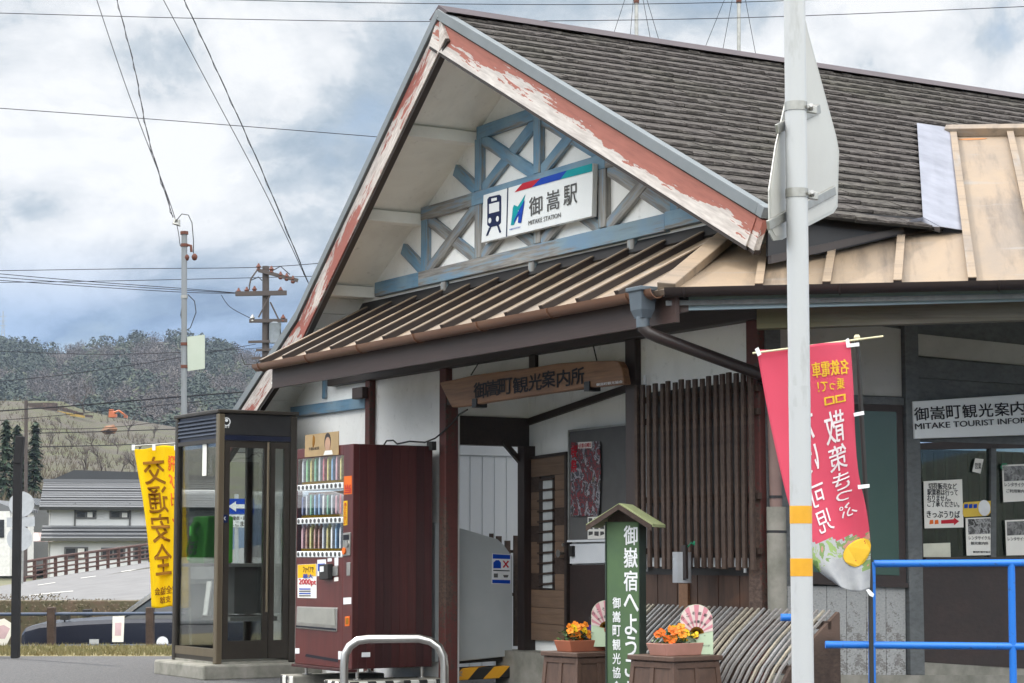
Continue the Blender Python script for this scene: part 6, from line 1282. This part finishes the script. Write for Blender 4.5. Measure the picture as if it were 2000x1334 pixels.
# dark conifers on the left
cm = plain('conifer_leaf', (0.014, 0.032, 0.018), .8, 0, (0.028, 0.05, 0.024), .6, bs=0)
for i, (x, yt, yb, w) in enumerate(((8, 822, 1000, 1.9), (-22, 815, 1000, 2.2), (30, 832, 1000, 1.3), (66, 826, 985, 1.2), (44, 870, 1000, 1.6))):
    P = PD(215 + i * 3); b = P.at(x, yb); H = P.at(x, yt).z - b.z; o = thing('conifer_tree', ['tall dark conifer at the left edge of the picture', 'dark conifer cut off by the left edge', 'slim dark conifer behind the leaning dark lamp post', 'narrow dark conifer right of the thin utility pole', 'short bushy conifer between two taller ones', 'conifer outside the left edge'][i], 'tree', b, 'dark conifers below the orchard')
    MB(Matrix.Translation(b)).cyl((0, 0, 0), (0, 0, H * .95), .22, 8, .04).build('trunk', barkm, o); f = MB(Matrix.Translation(b))
    for k in range(620):
        h = R.random() ** .8; rr = w * (1 - h) ** .75 * (.75 + .35 * math.sin(h * 40 + i)) + .1; a = R.uniform(0, 6.28); r_ = rr * R.uniform(.45, 1.0); p = Vector((math.cos(a) * r_, math.sin(a) * r_, H * (.05 + .95 * h))); d = Vector((math.cos(a), math.sin(a), R.uniform(-.5, .3))).normalized(); s_ = d.cross(Z3).normalized(); L = R.uniform(.35, .75)
        f.add([p - s_ * L * .4, p + d * L - Z3 * .1, p + s_ * L * .4, p - d * L * .3 + Z3 * .15], [(0, 1, 2, 3)])
    f.build('crown', cm, o)
# machines, walls and tower on the hill
om = plain('machine_orange', (0.48, 0.12, 0.03), .5, bs=0); p = PD(455)
ex_ = thing('excavator', 'small orange excavator with its arm down on the hill crest', 'excavator', p.at(222, 822)); q = lambda x, y, o=0: p.at(x, y, o)
MB().poly3([q(212, 822), (q(228, 824)), q(228, 817), q(212, 816)], (0, 2, 0)).build('track', M['rubber'], ex_); MB().poly3([q(212, 815), q(226, 815), q(226, 808), q(221, 807), q(220, 799), q(213, 799)], (0, 1.8, 0)).build('cab', om, ex_); MB().tube([q(222, 806), q(232, 802), q(246, 812)], .22, 6).build('boom', om, ex_); MB().poly3([q(243, 811), q(248, 811), q(248, 817), q(241, 815)], (0, 1.0, 0)).build('bucket', om, ex_)
p2 = PD(400); orr = thing('earth_heap', 'patch of raw orange earth on the slope below the excavator', 'earth heap', p2.at(214, 846)); MB().add([p2.at(196, 842), p2.at(206, 832), p2.at(222, 829), p2.at(230, 838), p2.at(224, 847), p2.at(205, 849), p2.at(212, 838, 1.5)], [(0, 1, 6), (1, 2, 6), (2, 3, 6), (3, 4, 6), (4, 5, 6), (5, 0, 6)]).build('heap', plain('orange_earth', (0.22, 0.10, 0.05), .95, 0, (0.13, 0.09, 0.055), .5), orr)
p3 = PD(440); rw_ = thing('retaining_wall', 'dark stepped retaining wall across the top of the orchard', 'wall', p3.at(100, 802))
for i, (xa, xb, yt, yb) in enumerate(((83, 111, 786, 801), (57, 83, 791, 796), (113, 120, 793, 799), (122, 131, 796, 803), (133, 141, 799, 805), (143, 151, 802, 808), (153, 162, 805, 811), (166, 180, 810, 814))): MB().poly3([p3.at(xa, yt), p3.at(xb, yt + 1), p3.at(xb, yb + 1), p3.at(xa, yb)], (0, 1, 0)).build('wall_block', M['lattice'], rw_)
MB().poly3([p3.at(112, 802, .2), p3.at(165, 812, .2), p3.at(165, 816, .2), p3.at(112, 809, .2)], (0, .5, 0)).build('yellow_barrier', plain('dull_yellow', (0.36, 0.24, 0.05), .8), rw_)
pT = PD(1250); tw2 = thing('pylon', 'distant steel lattice pylon on the wooded ridge', 'pylon', pT.at(6, 684)); tl = MB()
for s_ in (-1, 1):
    tl.tube([pT.at(6 + s_ * 5.5, 684), pT.at(6 + s_ * 2, 640), pT.at(6 + s_ * .6, 608)], .16, 4)
    for k in range(6): tl.tube([pT.at(6 + s_ * (5.5 - k * .7), 684 - k * 10), pT.at(6 - s_ * (4.9 - k * .7), 674 - k * 10)], .10, 3)
for y, w in ((618, 7), (627, 8), (636, 6)): tl.tube([pT.at(6 - w, y), pT.at(6 + w, y)], .15, 4)
tl.build('lattice', M['galv'], tw2)
# ================================================================ POLES AND WIRES
galvp = plain('weathered_pole', (0.22, 0.24, 0.26), .5, .3, (0.16, 0.17, 0.17), 3, (1, 1, .2)); rust = plain('rust', (0.13, 0.045, 0.03), .8)
p = PD(30); tpole = thing('thin_utility_pole', 'thin grey steel pole with rusty clamps and a pale plate behind the booth', 'utility pole', p.at(360, 1250))
MB().cyl(p.at(358.5, 1290), p.at(360, 452), .042, 14).build('pole', galvp, tpole, smooth=50)
for y in (455, 479, 580, 672, 716): MB().cyl(p.at(360, y - 3), p.at(360, y + 3), .052 if y != 455 else .058, 12).build('clamp', rust if y != 580 else M['galv'], tpole, smooth=50)
slab('plate', p, [(366, 658), (400, 654), (400, 720), (367, 725)], plain('pale_plate', (0.42, 0.47, 0.40), .5, 0, (0.38, 0.43, 0.36), 2), tpole, t=.02, off=.02)
MB().tube([p.at(364, 478), p.at(373, 480), p.at(374, 492)], .02, 8).build('bracket_arm', rust, tpole, smooth=50)
for (x, y) in ((364, 503), (380, 502)): MB(Matrix.Translation(p.at(x, y))).lathe([(.012, .05), (.035, .03), (.045, 0), (.03, -.04), (.012, -.05)], 10).build('insulator', rust, tpole, smooth=50)
MB().tube([p.at(344, 428), p.at(340, 436), p.at(350, 440), p.at(348, 430)], .03, 8).build('dead_end', M['galv'], tpole, smooth=50)
for path in ([(345, 430), (355, 418), (368, 420), (375, 435), (378, 470), (378, 495)], [(367, 575), (380, 588), (383, 610), (372, 640), (360, 648)], [(355, 600), (353, 615), (358, 640)]): MB().tube([p.at(*q) for q in path], .007, 5).build('loop_wire', M['rubber'], tpole, smooth=60)
p = PD(85); bp = thing('utility_pole', 'dark utility pole with crossarms, insulators and a grey transformer', 'utility pole', p.at(520, 1110)); dkp = plain('pole_dark', (0.07, 0.055, 0.05), .7, 0, (0.05, 0.042, 0.04), 1)
MB().cyl(p.at(519, 1130), p.at(519, 520), .19, 14, .14).build('pole', dkp, bp, smooth=50)
for (xa, ya, xb, yb, r) in ((460, 574, 560, 572, .09), (487, 627, 561, 626, .07), (485, 668, 550, 666, .05), (500, 684, 548, 682, .05), (492, 700, 545, 698, .05), (505, 528, 582, 548, .07)): MB().beam(p.at(xa, ya, .2), p.at(xb, yb, .2), r * 2, r * 2).build('crossarm', dkp, bp)
for (x, y) in ((466, 570), (482, 568), (497, 566), (548, 568), (505, 522), (530, 527), (548, 538), (560, 541), (572, 546), (493, 622), (553, 622)): MB(Matrix.Translation(p.at(x, y, .2))).lathe([(.05, -.16), (.10, -.1), (.06, -.04), (.11, .02), (.05, .1), (.03, .16)], 8).build('insulator', rust if x != 493 else M['galv'], bp, smooth=50)
MB(Matrix.Translation(p.at(537, 650, .1))).lathe([(.05, -.44), (.24, -.42), (.25, .36), (.26, .38), (.18, .44)], 16).build('transformer', plain('transformer_grey', (0.22, 0.25, 0.28), .5), bp, smooth=40)
for (xa, ya, xb, yb) in ((505, 620, 528, 576), (545, 625, 528, 590), (487, 560, 490, 545), (490, 545, 505, 524)): MB().tube([p.at(xa, ya, .25), p.at(xb, yb, .25)], .035, 5).build('stay', dkp, bp)
for path in ([(487, 566), (489, 548), (505, 541), (512, 548)], [(470, 690), (478, 712), (500, 712), (515, 695)], [(536, 630), (546, 640), (552, 665)], [(530, 530), (548, 520), (566, 536)]): MB().tube([p.at(*q, .2) for q in path], .022, 5).build('jumper_wire', M['rubber'], bp, smooth=60)
p = PD(100); dp = thing('dark_wood_pole', 'thin dark wooden pole with one side arm standing left of the white house', 'utility pole', p.at(50, 1120)); MB().cyl(p.at(50, 1125), p.at(51, 783), .085, 10).build('pole', dkp, dp, smooth=50); MB().beam(p.at(55, 790), p.at(84, 789), .14, .12).build('arm', dkp, dp)
p = PD(22); lp = thing('lamp_post', 'dark leaning square post with a slim angled head at the left edge', 'lamp post', p.at(30, 1260)); MB().beam(p.at(30, 1285), p.at(35, 900), .085, .085, Y3).build('post', plain('post_dark', (0.020, 0.020, 0.022), .7, spec=.2), lp, bevel=.01); MB().beam(p.at(35, 906), p.at(40, 852), .085, .10, Y3).build('head', bpy.data.materials['post_dark'], lp, bevel=.01)
p = PD(50); rs_ = thing('round_sign_backs', 'two pale round road signs seen from behind on one thin pole', 'road sign', p.at(43, 1130)); MB().cyl(p.at(43, 1140), p.at(46, 960), .03, 10).build('pole', M['galv'], rs_, smooth=50); dm_ = plain('disc_back', (0.42, 0.44, 0.46), .5, .2)
for (x, y) in ((42, 985), (38, 1052)):
    c = p.at(x, y, .05); MB().cyl(c, c + Vector((0, .02, 0)), .30, 32).build('disc', dm_, rs_, smooth=40)
slab('plate', p, [(14, 1011), (68, 1009), (68, 1028), (14, 1030)], dm_, rs_, t=.02, off=.03)
wm = plain('wire_black', (0.03, 0.03, 0.035), .95, bs=0, spec=.05)
def wire(label, pts, Y, r=.6, twist=0, cat='wire', Y2=None):
    n = 24; A = []
    for i in range(n + 1):
        x, y = interp(pts, i / n); A.append(PD(Y + ((Y2 or Y) - Y) * i / n).at(x, y))
    rad = r * Y / FPX; rad2 = r * (Y2 or Y) / FPX; mb = MB().tube(A, [rad + (rad2 - rad) * i / n for i in range(n + 1)], 5)
    if twist:
        B_2 = [a + Vector((math.sin(i * 2.1), 0, math.cos(i * 2.1))) * rad * 2.2 for i, a in enumerate(A)]; mb.tube(B_2, rad * .8, 4)
    return tag(mb.build('overhead_wire', wm, None, smooth=60), label, cat, group='overhead wires')
wire('long thin wire crossing the sky just above the roof peak', [(-20, 25), (440, 37), (860, 42), (1440, 35), (2020, 12)], 45, .75)
wire('topmost short wire at the upper edge of the sky', [(380, -2), (700, 5), (1100, 9), (1450, 4), (1700, -6)], 45, .75)
wire('single wire running right into the left roof slope', [(-20, 210), (300, 233), (745, 268), (1000, 290)], 40, .75)
wire('steep plain wire descending to the thin pole, leftmost of four', [(185, -12), (250, 180), (335, 405), (352, 480)], 40, .85, Y2=30)
wire('steep twisted wire ending at the loop on the thin pole', [(225, -12), (262, 130), (290, 270), (338, 425)], 40, .85, 1, Y2=30)
wire('steep plain wire descending behind the left roof slope', [(314, -10), (420, 190), (520, 380), (610, 570)], 40, .8)
wire('steep twisted wire descending behind the left roof slope', [(354, -12), (420, 130), (510, 330), (602, 552)], 40, .9, 1)
wire('upper level wire passing the top of the dark pole', [(-20, 529), (250, 525), (505, 522), (660, 511)], 85, .7)
wire('second level wire passing behind the dark pole head', [(-20, 552), (250, 548), (640, 539)], 95, .65)
wire('upper of three converging wires to the left crossarm', [(-20, 533), (150, 548), (365, 564), (462, 572)], 85, .7)
wire('middle of three converging wires to the left crossarm', [(-20, 540), (150, 553), (365, 567), (478, 573)], 86, .7)
wire('lowest of three converging wires to the left crossarm', [(-20, 546), (150, 558), (365, 571), (497, 573)], 87, .7)
wire('slack wire from sky to the second crossarm of the dark pole', [(432, 576), (450, 600), (490, 622)], 85, .7)
wire('thin wire across the wooded hill below the ridge', [(-20, 685), (200, 692), (440, 684), (640, 668)], 120, .5)
wire('wire with a small white marker rising to the right over the hill', [(-20, 747), (140, 730), (330, 702), (500, 672)], 110, .6)
wire('thick dark cable crossing the foot of the wooded hill', [(-20, 804), (150, 792), (300, 779), (480, 765), (640, 752)], 95, 1.25)
wire('thin cable just below the thick dark one', [(-20, 823), (150, 808), (330, 790), (480, 775)], 96, .6)
wire('upper of three wires over the orchard slope', [(70, 838), (200, 836), (345, 822), (600, 805)], 100, .6)
wire('pair of wires over the middle of the orchard slope', [(70, 846), (200, 843), (345, 838), (600, 830)], 100, .9)
wire('lowest wire over the orchard trees', [(70, 873), (200, 870), (345, 865), (600, 855)], 100, .9)
# masts behind the roof
p = PD(48)
for x, yt, lb in ((1243, -80, 'thin steel mast with stay wires behind the ridge, left one'), (1443, -80, 'thin steel mast with stay wires behind the ridge, right one')):
    ms = thing('antenna_mast', lb, 'mast', p.at(x, 700), 'masts behind the roof'); MB().cyl(p.at(x, 900), p.at(x, yt), .045, 10).build('mast', M['galv'], ms, smooth=50); MB().cyl(p.at(x, -2), p.at(x, 6), .065, 10).build('clamp', rust, ms)
    for dx in ((-105, 95, -28, 60) if x < 1300 else (-130, 60, -60)): MB().tube([p.at(x + dx * .03, -60), p.at(x + dx, 250)], .008, 4).build('stay_wire', wm, ms)

# ================================================================ DISTANT COUNTRY ROUND ABOUT AND THE VAN THAT THE BOOTH GLASS MIRRORS
far = MB()
def ring(s, t):
    a = math.radians(24 + 302 * s); r = 420 + 520 * t; h = -1.6 + (30 + 16 * math.sin(a * 5) + 9 * math.sin(a * 11 + 1)) * math.sin(min(1, t * 1.3) * 1.57)
    return Vector((math.sin(a) * r, math.cos(a) * r, h))
tag(far.grid(ring, 90, 8).build('far_hills', plain('far_hills', (0.05, 0.05, 0.038), .95, 0, (0.09, 0.078, 0.06), .05, bs=0), None, smooth=80), kind='structure')
vx = Vector((.6, .8, 0)); vy = Vector((-.8, .6, 0)); VM = Matrix.Translation((-7.15, 21.9, -.12)) @ Matrix((vx, vy, Z3)).transposed().to_4x4()
vn = thing('white_van', 'small white box van parked left of the phone booth, seen mirrored in its glass', 'van', VM.translation)
wpaint = plain('van_white', (0.70, 0.71, 0.72), .2, bs=0)
MB(VM).prism([(-1.7, 0), (1.7, 0), (1.7, .001), (-1.7, .001)], 0, .001) if 0 else None
F_ = VM @ Matrix(((1, 0, 0, 0), (0, 0, -1, 0), (0, 1, 0, 0), (0, 0, 0, 1)))
MB(F_).prism([(-1.7, .28), (-1.7, .95), (-1.55, 1.02), (-1.15, 1.75), (-.95, 1.82), (1.6, 1.82), (1.7, 1.7), (1.7, .28)], -1.45, 0).build('body', wpaint, vn, bevel=.05)
dkg = bpy.data.materials['car_glass']
for (xa, xb, xt) in ((-1.28, -.35, -.98), (-.25, .6, -.25), (.7, 1.55, .7)):
    MB(F_).prism([(xa, 1.05), (xb, 1.05), (xb, 1.62), (xt, 1.62)], -.001, .006).build('side_window', dkg, vn)
for x in (-1.1, 1.15): MB(F_).cyl((x, .28, -.12), (x, .28, .02), .28, 24).build('wheel', M['rubber'], vn, smooth=40); MB(F_).cyl((x, .28, .02), (x, .28, .026), .17, 20).build('hubcap', M['galv'], vn, smooth=40)
for x in (-.42, .52): MB(F_).box(x - .09, x + .06, .93, .97, .0, .035).build('door_handle', M['rubber'], vn, bevel=.01)
for x in (-.30, .65): MB(F_).box(x - .006, x + .006, .32, 1.68, .0005, .003).build('door_gap', M['rubber'], vn)
MB(F_).box(-1.25, -1.1, 1.02, 1.2, .02, .16).build('mirror', M['rubber'], vn, bevel=.03)

# ================================================================ AIR
HAZE = 0.00010
hz_ = MB().box(-3200, 3200, -3200, 3200, -2.3, 220).build('haze', [], None)
hm_ = bpy.data.materials.new('haze_air'); hm_.use_nodes = True; t_ = hm_.node_tree; t_.nodes.clear(); o_ = t_.nodes.new('ShaderNodeOutputMaterial'); v_ = t_.nodes.new('ShaderNodeVolumePrincipled')
v_.inputs['Color'].default_value = (.62, .76, 1.0, 1); v_.inputs['Density'].default_value = HAZE; v_.inputs['Anisotropy'].default_value = .3
t_.links.new(v_.outputs[0], o_.inputs['Volume']); hz_.data.materials.append(hm_); hz_['kind'] = 'stuff'
